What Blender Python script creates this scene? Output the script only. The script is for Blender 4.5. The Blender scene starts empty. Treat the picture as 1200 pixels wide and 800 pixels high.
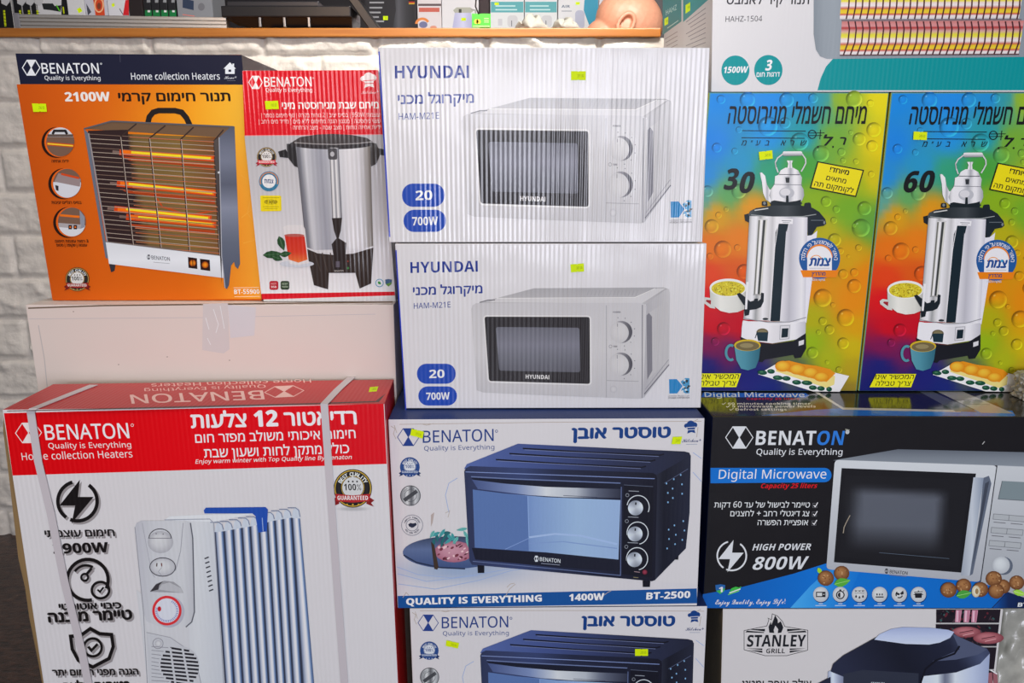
import bpy, bmesh, math, random
import numpy as np
from mathutils import Vector, Matrix, noise
from mathutils.geometry import tessellate_polygon
random.seed(7)
SC = bpy.context.scene
COL = SC.collection

# ------------------------------------------------------------------ camera
FPX, PITCH, CAMH = 860.0, math.radians(13.1), 1.0
CAM = Vector((0.0, 0.0, CAMH))
cd = bpy.data.cameras.new('camera'); cd.sensor_width = 36.0; cd.lens = FPX / 1200 * 36.0
cd.clip_start = 0.02
cam = bpy.data.objects.new('camera', cd); COL.objects.link(cam)
cam.location = CAM; cam.rotation_euler = (math.pi / 2 - PITCH, 0, 0)
SC.camera = cam
FWD = Vector((0, math.cos(PITCH), -math.sin(PITCH))); UPV = Vector((0, math.sin(PITCH), math.cos(PITCH)))

# ------------------------------------------------------------------ light
SC.view_settings.view_transform = 'Standard'
SC.view_settings.look = 'None'
SC.view_settings.exposure = 0.0
SC.view_settings.gamma = 1.0
SC.view_settings.use_curve_mapping = False
W = bpy.data.worlds.new('world'); SC.world = W; W.use_nodes = True
bg = W.node_tree.nodes['Background']; bg.inputs[0].default_value = (0.92, 0.94, 1.0, 1); bg.inputs[1].default_value = 0.17

def area(name, loc, target, sx, sy, power, col):
    l = bpy.data.lights.new(name, 'AREA'); l.shape = 'RECTANGLE'; l.size = sx; l.size_y = sy
    l.energy = power; l.color = col
    o = bpy.data.objects.new(name, l); COL.objects.link(o); o.location = loc
    o.rotation_euler = (Vector(target) - Vector(loc)).to_track_quat('-Z', 'Y').to_euler()
    return o
area('shop_front_daylight', (-0.62, -4.2, 1.60), (-0.1, 1.1, 1.0), 1.25, 0.46, 25, (0.95, 0.95, 1.0))
area('shop_front_window', (0.95, -3.2, 1.1), (0.0, 1.1, 0.45), 1.4, 1.5, 95, (0.87, 0.88, 1.0))
area('ceiling_lamp_panel', (0.2, -0.1, 2.7), (0.0, 1.4, 0.8), 1.2, 0.8, 8, (1.0, 0.97, 0.96))
area('ceiling_lamp_warm', (-0.75, 0.0, 1.9), (-0.4, 1.2, 0.45), 0.3, 0.3, 4.4, (1.0, 0.66, 0.42))
o = area('ceiling_lamp_counter', (0.2, 1.0, 2.2), (0.0, 1.9, 1.22), 0.9, 0.2, 13, (1.0, 0.93, 0.86)); o.data.spread = math.radians(85)
area('ceiling_lamp_shelf', (0.0, 2.3, 2.75), (0.0, 2.5, 1.3), 1.6, 0.4, 1.2, (1.0, 0.95, 0.9))

# ------------------------------------------------------------------ maths
def ray(px, py):
    return FWD + Vector((1, 0, 0)) * ((px - 600) / FPX) + UPV * ((400 - py) / FPX)
def at(px, py, d):
    r = ray(px, py); return CAM + r * (d / r.y)
def atz(px, py, z):
    r = ray(px, py); return CAM + r * ((z - CAMH) / r.z)
VVP = (600.0, 400.0 + FPX / math.tan(PITCH))
def s2l(c):
    c = c / 255.0
    return c / 12.92 if c <= 0.04045 else ((c + 0.055) / 1.055) ** 2.4
def lin(c): return tuple(s2l(v) for v in c[:3])
def homog(src, dst):
    A = []
    for (x, y), (u, v) in zip(src, dst):
        A.append([x, y, 1, 0, 0, 0, -u * x, -u * y, -u]); A.append([0, 0, 0, x, y, 1, -v * x, -v * y, -v])
    _, _, vt = np.linalg.svd(np.array(A, float)); H = vt[-1].reshape(3, 3)
    def f(x, y):
        w = H[2, 0] * x + H[2, 1] * y + H[2, 2]
        return ((H[0, 0] * x + H[0, 1] * y + H[0, 2]) / w, (H[1, 0] * x + H[1, 1] * y + H[1, 2]) / w)
    def arr(P):
        Q = np.c_[P, np.ones(len(P))] @ H.T; return Q[:, :2] / Q[:, 2:]
    f.arr = arr
    return f

# ------------------------------------------------------------------ materials
MATS = {}
def ink(rough=0.42, flute=0.0, spec=0.14, coat=0.0):
    """printed carton: pigment from the mesh colour, gloss, and the corrugated flutes as a bump"""
    k = ('ink', rough, flute, spec, coat)
    if k in MATS: return MATS[k]
    m = bpy.data.materials.new('printed_board'); m.use_nodes = True; nt = m.node_tree; N = nt.nodes; L = nt.links
    b = N['Principled BSDF']
    a = N.new('ShaderNodeAttribute'); a.attribute_name = 'Col'
    L.new(a.outputs['Color'], b.inputs['Base Color'])
    b.inputs['Roughness'].default_value = rough; b.inputs['Specular IOR Level'].default_value = spec
    b.inputs['Coat Weight'].default_value = coat; b.inputs['Coat Roughness'].default_value = 0.13
    tc = N.new('ShaderNodeTexCoord')
    ns = N.new('ShaderNodeTexNoise'); ns.inputs['Scale'].default_value = 9.0; ns.inputs['Detail'].default_value = 2
    L.new(tc.outputs['Object'], ns.inputs['Vector'])
    if flute > 0:
        sx = N.new('ShaderNodeSeparateXYZ'); L.new(tc.outputs['Object'], sx.inputs[0])
        ml = N.new('ShaderNodeMath'); ml.operation = 'MULTIPLY'; ml.inputs[1].default_value = 2 * math.pi / 0.0068
        L.new(sx.outputs[0], ml.inputs[0])
        sn = N.new('ShaderNodeMath'); sn.operation = 'SINE'; L.new(ml.outputs[0], sn.inputs[0])
        mp = N.new('ShaderNodeMapping'); mp.inputs['Scale'].default_value = (60, 60, 2.2); L.new(tc.outputs['Object'], mp.inputs[0])
        n2 = N.new('ShaderNodeTexNoise'); n2.inputs['Scale'].default_value = 1.0; n2.inputs['Detail'].default_value = 2; L.new(mp.outputs[0], n2.inputs['Vector'])
        n3 = N.new('ShaderNodeTexNoise'); n3.inputs['Scale'].default_value = 5.0; n3.inputs['Detail'].default_value = 3; L.new(tc.outputs['Object'], n3.inputs['Vector']); mr = N.new('ShaderNodeMapRange'); mr.inputs['From Min'].default_value = .36; mr.inputs['From Max'].default_value = .66; mr.inputs['To Min'].default_value = .45; mr.inputs['To Max'].default_value = 1.5; L.new(n3.outputs[0], mr.inputs['Value']); m3 = N.new('ShaderNodeMath'); m3.operation = 'MULTIPLY'; L.new(n2.outputs[0], m3.inputs[0]); L.new(mr.outputs[0], m3.inputs[1]); am = N.new('ShaderNodeMath'); am.operation = 'MULTIPLY'; L.new(sn.outputs[0], am.inputs[0]); L.new(m3.outputs[0], am.inputs[1])
        ad = N.new('ShaderNodeMath'); ad.operation = 'MULTIPLY_ADD'; L.new(ns.outputs[0], ad.inputs[0]); ad.inputs[1].default_value = 6.0; L.new(am.outputs[0], ad.inputs[2])
        h = ad.outputs[0]; dist = flute
    else:
        h = ns.outputs[0]; dist = 0.002
    bp = N.new('ShaderNodeBump'); bp.inputs['Strength'].default_value = 1.0; bp.inputs['Distance'].default_value = dist
    L.new(h, bp.inputs['Height']); L.new(bp.outputs[0], b.inputs['Normal']); 
    if coat > 0: L.new(bp.outputs[0], b.inputs['Coat Normal'])
    MATS[k] = m; return m
def plain(name, col, rough=0.5, metal=0.0, bump=0.0, bscale=80.0, spec=0.5, var=0.0, trans=0.0):
    k = ('plain', name)
    if k in MATS: return MATS[k]
    m = bpy.data.materials.new(name); m.use_nodes = True; nt = m.node_tree; N = nt.nodes; L = nt.links
    b = N['Principled BSDF']; c = lin(col) + (1,)
    b.inputs['Base Color'].default_value = c; b.inputs['Roughness'].default_value = rough
    b.inputs['Metallic'].default_value = metal; b.inputs['Specular IOR Level'].default_value = spec
    if trans: b.inputs['Transmission Weight'].default_value = trans
    tc = N.new('ShaderNodeTexCoord'); ns = N.new('ShaderNodeTexNoise'); ns.inputs['Scale'].default_value = bscale; ns.inputs['Detail'].default_value = 5
    L.new(tc.outputs['Object'], ns.inputs['Vector'])
    if var:
        mx = N.new('ShaderNodeMix'); mx.data_type = 'RGBA'; mx.inputs['A'].default_value = tuple(v * (1 - var) for v in c[:3]) + (1,)
        mx.inputs['B'].default_value = tuple(min(1, v * (1 + var)) for v in c[:3]) + (1,)
        L.new(ns.outputs[0], mx.inputs['Factor']); L.new(mx.outputs['Result'], b.inputs['Base Color'])
    if bump:
        bp = N.new('ShaderNodeBump'); bp.inputs['Strength'].default_value = 0.6; bp.inputs['Distance'].default_value = bump
        L.new(ns.outputs[0], bp.inputs['Height']); L.new(bp.outputs[0], b.inputs['Normal'])
    MATS[k] = m; return m

# ------------------------------------------------------------------ objects
def thing(name, label, cat, loc, group=None):
    o = bpy.data.objects.new(name, None); COL.objects.link(o); o.location = loc; o.empty_display_size = 0.05
    o['label'] = label; o['category'] = cat
    if group: o['group'] = group
    return o
def tag(o, label, cat, group=None):
    o['label'] = label; o['category'] = cat
    if group: o['group'] = group
    return o
def mesh_obj(name, bm, mat, parent=None, smooth=False, loc=None):
    me = bpy.data.meshes.new(name); bm.to_mesh(me); bm.free()
    if mat: me.materials.append(mat)
    if smooth:
        for p in me.polygons: p.use_smooth = True
    o = bpy.data.objects.new(name, me); COL.objects.link(o)
    if parent: o.parent = parent
    if loc is not None: o.location = loc
    return o
def bm_box(bm, lo, hi, bevel=0.0):
    r = bmesh.ops.create_cube(bm, size=1.0)
    vs = r['verts']
    for v in vs: v.co = Vector((lo[i] + (v.co[i] + 0.5) * (hi[i] - lo[i]) for i in range(3)))
    if bevel:
        es = list({e for v in vs for e in v.link_edges})
        bmesh.ops.bevel(bm, geom=es, offset=bevel, segments=2, affect='EDGES', profile=0.5)

# ------------------------------------------------------------------ text
TXT = {}
TYPE = bpy.data.objects.new('type', bpy.data.curves.new('type', 'FONT'))
def is_he(ch): return '\u0590' <= ch <= '\u05ff'
def rtl(s):
    if not any(is_he(c) for c in s): return s
    out = []; run = ''
    for ch in s[::-1]:
        if ch.isascii() and (ch.isalnum() or ch in '.,%'):
            run = ch + run
        else:
            out.append(run); run = ''; out.append({'(': ')', ')': '('}.get(ch, ch))
    out.append(run); return ''.join(out)
def restyle(s, style):
    """plain letters and digits to the sans, sans bold or script alphabets of the built-in font stack"""
    if style == 'raw': return s
    up, lo, dg = {'sans': (0x1D5A0, 0x1D5BA, 0x1D7E2), 'bold': (0x1D5D4, 0x1D5EE, 0x1D7EC), 'script': (0x1D4D0, 0x1D4EA, 0x1D7EC)}[style]; out = ''
    for c in s:
        if c == 'I' and style != 'script': out += chr(lo + 11)
        elif 'A' <= c <= 'Z': out += chr(up + ord(c) - 65)
        elif 'a' <= c <= 'z': out += chr(lo + ord(c) - 97)
        elif '0' <= c <= '9': out += chr(dg + ord(c) - 48)
        else: out += c
    return out
def glyphs(s, bold, res, style=None):
    k = (s, bold, res, style)
    if k not in TXT:
        st = style or ('bold' if bold >= .02 else 'sans')
        o = TYPE; c = o.data; c.fill_mode = 'NONE'; c.body = restyle(rtl(s), st); c.resolution_u = res; m = o.to_mesh()
        P = [(v.co.x, v.co.y) for v in m.vertices]; nxt = {}
        for e in m.edges: nxt.setdefault(e.vertices[0], []).append(e.vertices[1]); nxt.setdefault(e.vertices[1], []).append(e.vertices[0])
        o.to_mesh_clear(); seen = set(); loops = []
        for i in range(len(P)):      # outlines; each outer outline is filled by itself, overlapping strokes and all
            if i in seen or i not in nxt: continue
            L = [i]; seen.add(i)
            while True:
                q = [j for j in nxt[L[-1]] if j not in seen]
                if not q: break
                L.append(q[0] if L[-1] + 1 not in q else L[-1] + 1); seen.add(L[-1])
            if len(L) > 2: loops.append([P[j] for j in L])
        area2 = lambda L: sum(a[0] * b[1] - b[0] * a[1] for a, b in zip(L, L[1:] + L[:1]))
        def inside(p, L):
            r = False
            for a, b in zip(L, L[1:] + L[:1]):
                if (a[1] > p[1]) != (b[1] > p[1]) and p[0] < (b[0] - a[0]) * (p[1] - a[1]) / (b[1] - a[1]) + a[0]: r = not r
            return r
        outs = []; holes = []
        for L in loops:
            c_ = [q for q in loops if q is not L and abs(area2(q)) > abs(area2(L)) and area2(q) * area2(L) < 0 and inside(L[0], q) and inside(L[len(L) // 2], q)]
            if c_: holes.append((L, min(c_, key=lambda q: abs(area2(q)))))
            else: outs.append([L, []])
        for L, q in holes:
            for o_ in outs:
                if o_[0] is q: o_[1].append(L)
        vs = []; fs = []; z0 = []; bbs = []
        for L, H in outs:
            bb = (min(p[0] for p in L), max(p[0] for p in L), min(p[1] for p in L), max(p[1] for p in L))
            zz = sum(1 for q in bbs if q[0] < bb[1] and bb[0] < q[1] and q[2] < bb[3] and bb[2] < q[3]); bbs.append(bb)
            k0 = len(vs); R = [L] + H; F = tessellate_polygon([[Vector((x, y, 0)) for x, y in r] for r in R]); vs += [p for r in R for p in r]; z0 += [min(zz, 3)] * sum(len(r) for r in R)
            fs += [tuple(k0 + i for i in f) for f in F]
        if s.upper() == s and not any(is_he(q) for q in s): vs = [(x, min(y, .716)) for x, y in vs]
        w = bold if (st == 'sans' or any(is_he(q) for q in s)) else max(0, bold - .03)
        z = list(z0); zs = max(z0, default=0) + 1
        if w > .003:      # heavier strokes: the same letters printed again, nudged, each a film higher
            n = len(vs); V = list(vs); F = list(fs)
            D = [(w, 0), (-w, 0), (0, w * .8), (0, -w * .8)]
            for j, (dx, dy) in enumerate(D):
                V += [(x + dx, y + dy) for x, y in vs]; F += [tuple(i + n * (j + 1) for i in f) for f in fs]; z += [q + zs * (j + 1) for q in z0]
            vs, fs = V, F
        TXT[k] = (vs, fs, z)
    return TXT[k]

# ------------------------------------------------------------------ a printed face of a carton
class Face:
    def __init__(s, p0, n, fmap=None):
        s.p0 = Vector(p0); s.n = Vector(n).normalized(); s.layer = 3; s.fmap = fmap
    def un(s, x, y, off):
        if s.fmap: x, y = s.fmap(x, y)
        r = ray(x, y); p = CAM + r * ((s.p0 - CAM).dot(s.n) / r.dot(s.n))
        return p + s.n * off
    def many(s, pts, off, loc):
        P = np.array(pts, float).reshape(-1, 2)
        if s.fmap: P = s.fmap.arr(P)
        r = np.array(FWD)[None] + np.array([1.0, 0, 0])[None] * ((P[:, :1] - 600) / FPX) + np.array(UPV)[None] * ((400 - P[:, 1:]) / FPX)
        n = np.array(s.n); c = np.array(CAM); t = (np.array(s.p0) - c).dot(n) / r.dot(n)
        q = c[None] + r * t[:, None] + n[None] * np.reshape(off, (-1, 1)) - np.array(loc)[None]
        return q.tolist()
class Part:
    """one printed part: coloured polygons laid as ink layers on a face"""
    def __init__(s, carton, name, face, label=None, mat=None):
        s.c = carton; s.name = name; s.f = face; s.label = label; s.v = []; s.fc = []; s.cl = []; s.mat = mat
        s.white = carton.white; carton.parts.append(s)
    def pig(s, c):
        a = lin(c); w = lin(s.white); return tuple(min(0.95, max(0.002, x / y * 0.80)) for x, y in zip(a, w))
    def add(s, pts, faces, cols, zz=None):
        s.f.layer += 1; off = s.f.layer * 0.000006; b = len(s.v)
        s.v += s.f.many(pts, [off + 0.000003 * z for z in zz] if zz else off, s.c.loc)
        if zz: s.f.layer += int(max(zz) * .5 + 1)
        flat = not isinstance(cols, list)
        if flat: q = s.pig(cols); s.cl += [q] * len(pts)
        else: s.cl += [s.pig(c) for c in cols]
        s.fc += [tuple(b + i for i in f) for f in faces]
    def poly(s, pts, col):
        if len(pts) <= 4 and False: s.add(pts, [tuple(range(len(pts)))], col); return
        t = tessellate_polygon([[Vector((x, y, 0)) for x, y in pts]]); s.add(pts, [tuple(f) for f in t], col)
    def rect(s, x0, y0, x1, y1, col): s.poly([(x0, y0), (x1, y0), (x1, y1), (x0, y1)], col)
    def fill(s, pts, fn, nx=12, ny=12):
        bm = bmesh.new(); vs = [bm.verts.new((x, y, 0)) for x, y in pts]
        for f in tessellate_polygon([[v.co.copy() for v in vs]]):
            try: bm.faces.new([vs[i] for i in f])
            except ValueError: pass
        xs = [p[0] for p in pts]; ys = [p[1] for p in pts]
        for i in range(1, nx):
            x = min(xs) + (max(xs) - min(xs)) * i / nx
            bmesh.ops.bisect_plane(bm, geom=bm.verts[:] + bm.edges[:] + bm.faces[:], plane_co=(x, 0, 0), plane_no=(1, 0, 0))
        for i in range(1, ny):
            y = min(ys) + (max(ys) - min(ys)) * i / ny
            bmesh.ops.bisect_plane(bm, geom=bm.verts[:] + bm.edges[:] + bm.faces[:], plane_co=(0, y, 0), plane_no=(0, 1, 0))
        bm.verts.index_update()
        P = [(v.co.x, v.co.y) for v in bm.verts]; F = [tuple(v.index for v in f.verts) for f in bm.faces]; bm.free()
        s.add(P, F, [fn(x, y) for x, y in P])
    def hfill(s, pts, stops, nx=24):
        """colour stops across the polygon, left to right, following its slant line by line"""
        xs = [p[0] for p in pts]; a, b = min(xs), max(xs)
        s.fill(pts, lambda x, y: ramp(stops, (x - a) / (b - a)), nx, 1)
    def vfill(s, pts, stops, ny=16):
        ys = [p[1] for p in pts]; a, b = min(ys), max(ys)
        s.fill(pts, lambda x, y: ramp(stops, (y - a) / (b - a)), 1, ny)
    def strip(s, tl, tr, br, bl, stops):
        """quad with stops from its left edge to its right edge"""
        P = []; C = []; F = []
        for t, c in stops:
            P.append((tl[0] + (tr[0] - tl[0]) * t, tl[1] + (tr[1] - tl[1]) * t)); P.append((bl[0] + (br[0] - bl[0]) * t, bl[1] + (br[1] - bl[1]) * t)); C += [c, c]
        for i in range(len(stops) - 1): F.append((2 * i, 2 * i + 2, 2 * i + 3, 2 * i + 1))
        s.add(P, F, C)
    def ell(s, cx, cy, rx, ry=None, col=(0, 0, 0), rot=0, n=None, a0=0, a1=360):
        ry = rx if ry is None else ry; n = n or max(12, min(40, int(rx * 2.2))); c, sn = math.cos(math.radians(rot)), math.sin(math.radians(rot))
        P = []
        full = abs(a1 - a0) >= 360
        for i in range(n + (0 if full else 1)):
            a = math.radians(a0 + (a1 - a0) * i / n); x, y = rx * math.cos(a), ry * math.sin(a); P.append((cx + x * c - y * sn, cy + x * sn + y * c))
        s.add(P, [tuple(range(len(P)))], col)
    def disc(s, cx, cy, rx, ry, cin, cout, hx=0, hy=0, n=20):
        """soft disc, centre colour to rim colour"""
        P = [(cx + hx, cy + hy)]; C = [cin]
        for k, t in ((1, .5), (2, 1.0)):
            for i in range(n):
                a = 2 * math.pi * i / n; P.append((cx + hx * (1 - t) + rx * t * math.cos(a), cy + hy * (1 - t) + ry * t * math.sin(a)))
                C.append(tuple(u + (v - u) * t * t for u, v in zip(cin, cout)))
        F = [(0, 1 + i, 1 + (i + 1) % n) for i in range(n)] + [(1 + i, 1 + n + i, 1 + n + (i + 1) % n, 1 + (i + 1) % n) for i in range(n)]
        s.add(P, F, C)
    def line(s, pts, w, col, closed=False):
        n = len(pts); L = []; 
        for i in range(n):
            a = pts[i - 1] if (i > 0 or closed) else pts[i]; b = pts[(i + 1) % n] if (i < n - 1 or closed) else pts[i]
            def un(p, q):
                d = math.hypot(q[0] - p[0], q[1] - p[1]) or 1; return ((q[0] - p[0]) / d, (q[1] - p[1]) / d)
            d1 = un(a, pts[i]); d2 = un(pts[i], b)
            if a == pts[i]: d1 = d2
            if b == pts[i]: d2 = d1
            nx, ny = -(d1[1] + d2[1]), d1[0] + d2[0]; m = math.hypot(nx, ny) or 1; nx /= m; ny /= m
            k = w / 2 / max(0.5, nx * -d1[1] + ny * d1[0])
            L.append((pts[i][0] + nx * k, pts[i][1] + ny * k)); L.append((pts[i][0] - nx * k, pts[i][1] - ny * k))
        F = [(2 * i, 2 * i + 1, 2 * i + 3, 2 * i + 2) for i in range(n - 1)]
        if closed: F.append((2 * n - 2, 2 * n - 1, 1, 0))
        s.add(L, F, col)
    def ring(s, cx, cy, rx, ry, w, col, a0=0, a1=360, n=28):
        P = [(cx + rx * math.cos(math.radians(a0 + (a1 - a0) * i / n)), cy + ry * math.sin(math.radians(a0 + (a1 - a0) * i / n))) for i in range(n + (0 if a1 - a0 >= 360 else 1))]
        s.line(P, w, col, closed=a1 - a0 >= 360)
    def rrect(s, x0, y0, x1, y1, r, col, fn=None):
        P = []
        for cx, cy, a in ((x1 - r, y1 - r, 0), (x0 + r, y1 - r, 90), (x0 + r, y0 + r, 180), (x1 - r, y0 + r, 270)):
            for i in range(7): t = math.radians(a + i * 15); P.append((cx + r * math.cos(t), cy + r * math.sin(t)))
        s.add(P, [tuple(range(len(P)))], col)
    def quadr(s, q, r, col, stops=None):
        """quad with softened corners"""
        P = []
        n = len(q)
        for i in range(n):
            p, a, b = Vector(q[i]), Vector(q[i - 1]), Vector(q[(i + 1) % n])
            u = (a - p).normalized() * r; v = (b - p).normalized() * r
            for t in (0, .25, .5, .75, 1): P.append(tuple(p + u * (1 - t) ** 2 + v * t ** 2))
        if stops: s.vfill(P, stops)
        else: s.poly(P, col)
    def text(s, st, x0, y0, x1, y1, h, col, bold=0.0, shear=0.0, res=None, up=None, ref=None, style=None):
        """st from baseline point x0,y0 to x1,y1 (its ink exactly fills the width), letters h high"""
        res = res or (2 if h > 8 else 1)
        vs, fs, zz = glyphs(st, bold, res, style)
        if not vs: return
        if ref is None: ref = 0.592 if any(is_he(c) for c in st) else 0.714
        V = [(x + shear * y, y) for x, y in vs]
        a = min(v[0] for v in V); b = max(v[0] for v in V)
        if up is None:
            mx, my = (x0 + x1) / 2, (y0 + y1) / 2; ux, uy = mx - VVP[0], my - VVP[1]; m = math.hypot(ux, uy); up = (ux / m, uy / m)
        P = []
        for x, y in V:
            t = (x - a) / (b - a); k = y / ref * h
            P.append((x0 + (x1 - x0) * t + up[0] * k, y0 + (y1 - y0) * t + up[1] * k))
        s.add(P, fs, col, zz=zz)
    def arc(s, st, cx, cy, r, a0, a1, h, col, bold=0.02, flip=False):
        """letters along a circle; angles clockwise from the top"""
        chars = [c for c in rtl(st)]; n = len(chars); ref = 0.592 if any(is_he(c) for c in st) else 0.714
        V = []; F = []
        for i, ch in enumerate(chars):
            if ch == ' ': continue
            vs, fs, _z = glyphs(ch, 0.0, 1, 'bold')
            if not vs: continue
            mx = (min(v[0] for v in vs) + max(v[0] for v in vs)) / 2
            a = math.radians(a0 + (a1 - a0) * (i + .5) / n); k = h / ref * 0.9
            ox, oy = cx + r * math.sin(a), cy - r * math.cos(a)
            tx, ty = math.cos(a), math.sin(a); ux, uy = math.sin(a), -math.cos(a)
            if flip: tx, ty, ux, uy = -tx, -ty, -ux, -uy
            b = len(V)
            V += [(ox + (x - mx) * k * tx + y * k * ux, oy + (x - mx) * k * ty + y * k * uy) for x, y in vs]
            F += [tuple(b + j for j in f) for f in fs]
        s.add(V, F, col)
def ramp(stops, t):
    if t <= stops[0][0]: return stops[0][1]
    for (a, c), (b, d) in zip(stops, stops[1:]):
        if t <= b:
            k = (t - a) / (b - a); return tuple(u + (v - u) * k for u, v in zip(c, d))
    return stops[-1][1]

BOX_REG = {}
class Carton:
    """a cardboard carton from the four front corners (TL, TR, BR, BL as seen) and its distance"""
    def __init__(s, name, label, cat, q, dl, dr, depth, white=(222, 220, 226), cols=None, zt=None, zb=None, group=None,
                 rough=0.42, flute=0.0, coat=0.0, spec=0.14, body='board', src=None, bevel=0.0010, topmat=None):
        s.white = white; s.parts = []; s.q = q
        pl = at((q[0][0] + q[3][0]) / 2, (q[0][1] + q[3][1]) / 2, dl); pr = at((q[1][0] + q[2][0]) / 2, (q[1][1] + q[2][1]) / 2, dr)
        t = Vector((pr.x - pl.x, pr.y - pl.y, 0)).normalized(); n = Vector((t.y, -t.x, 0))
        fmap = homog(src, q) if src else None
        plane = Face(pl, n)
        c = [plane.un(x, y, 0) for x, y in q]
        if zt is not None: c[0].z = c[1].z = zt
        c[0].z = c[1].z = (c[0].z + c[1].z) / 2
        if zb is not None: c[3].z = c[2].z = zb
        s.c3 = c; s.n = n; s.depth = depth
        s.loc = Vector(((c[2].x + c[3].x) / 2, (c[2].y + c[3].y) / 2, min(c[2].z, c[3].z))) - n * (depth / 2); 
        s.root = thing(name, label, cat, s.loc, group)
        s.front = Face(c[0], n, fmap)
        bk = [p - n * depth for p in c]
        tn = (c[1] - c[0]).cross(bk[0] - c[0]); tn = tn if tn.z > 0 else -tn
        s.top = Face(c[0], tn)
        ln = (c[3] - c[0]).cross(bk[0] - c[0]); ln = ln if ln.x < 0 else -ln
        s.left = Face(c[0], ln)
        rn = (c[2] - c[1]).cross(bk[1] - c[1]); rn = rn if rn.x > 0 else -rn
        s.right = Face(c[1], rn)
        s.mat = ink(rough, flute, spec, coat)
        cols = cols or {}
        base = cols.get('front', white)
        CC = [cols.get(k, base) for k in ('front', 'back', 'top', 'bottom', 'left', 'right')]
        bm = bmesh.new(); V = [bm.verts.new(p - s.loc) for p in c + bk]
        lay = bm.loops.layers.float_color.new('Col')
        idx = [(0, 3, 2, 1), (4, 5, 6, 7), (0, 1, 5, 4), (3, 7, 6, 2), (0, 4, 7, 3), (1, 2, 6, 5)]
        P = Part(s, 'x', s.front); s.parts.pop()
        for f, cc in zip(idx, CC):
            F = bm.faces.new([V[i] for i in f])
            for l in F.loops: l[lay] = P.pig(cc) + (1,)
        bmesh.ops.bevel(bm, geom=bm.edges[:], offset=bevel, segments=2, affect='EDGES', profile=0.5)
        s.bodyname = body; s.bm = bm; s.lay = lay; s.bparts = []
    def bprint(s, face=None, **k):
        p = Part(s, '', face or s.front, **k); s.parts.pop(); s.bparts.append(p); return p
    def part(s, name, face=None, label=None, mat=None): return Part(s, name, face or s.front, label, mat)
    def sticker(s, q, face=None, txt='30.00', label=None):
        """fluorescent price label with a notch in its long sides and a faint printed price"""
        p = s.part('price_sticker', face, label, mat=STICK)
        (x0, y0), (x1, y1), (x2, y2), (x3, y3) = q
        L = lambda a, b, t: (a[0] + (b[0] - a[0]) * t, a[1] + (b[1] - a[1]) * t)
        a, b, c, d = q; w = 0.06
        ax = L(L(a, b, .5), L(d, c, .5), .08); dx = L(L(a, b, .5), L(d, c, .5), .92)
        p.poly([a, L(a, b, .45), ax, L(a, b, .55), b, c, L(d, c, .55), dx, L(d, c, .45), d], (205, 232, 0))
        u = L(L(a, d, .68), L(b, c, .68), .42); v = L(L(a, d, .68), L(b, c, .68), .86)
        p.text(txt, u[0], u[1], v[0], v[1], math.hypot(d[0] - a[0], d[1] - a[1]) * .34, (110, 128, 20), 0.0)
        return p
    def build(s):
        for p in s.bparts:
            vs = [s.bm.verts.new(v) for v in p.v]
            for f in p.fc:
                try: F = s.bm.faces.new([vs[i] for i in f])
                except ValueError: continue
                for l, i in zip(F.loops, f): l[s.lay] = p.cl[i] + (1,)
        s.body = mesh_obj(s.bodyname, s.bm, s.mat, s.root)
        for p in s.parts:
            if not p.fc: continue
            me = bpy.data.meshes.new(p.name); me.from_pydata([tuple(v) for v in p.v], [], p.fc)
            ca = me.color_attributes.new('Col', 'FLOAT_COLOR', 'POINT')
            ca.data.foreach_set('color', [x for c in p.cl for x in (c[0], c[1], c[2], 1.0)])
            me.materials.append(p.mat or s.mat); me.update()
            o = bpy.data.objects.new(p.name, me); COL.objects.link(o); o.parent = s.root
            if p.label: o['label'] = p.label
        return s
STICK = ink(0.55, 0.0)

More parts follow.
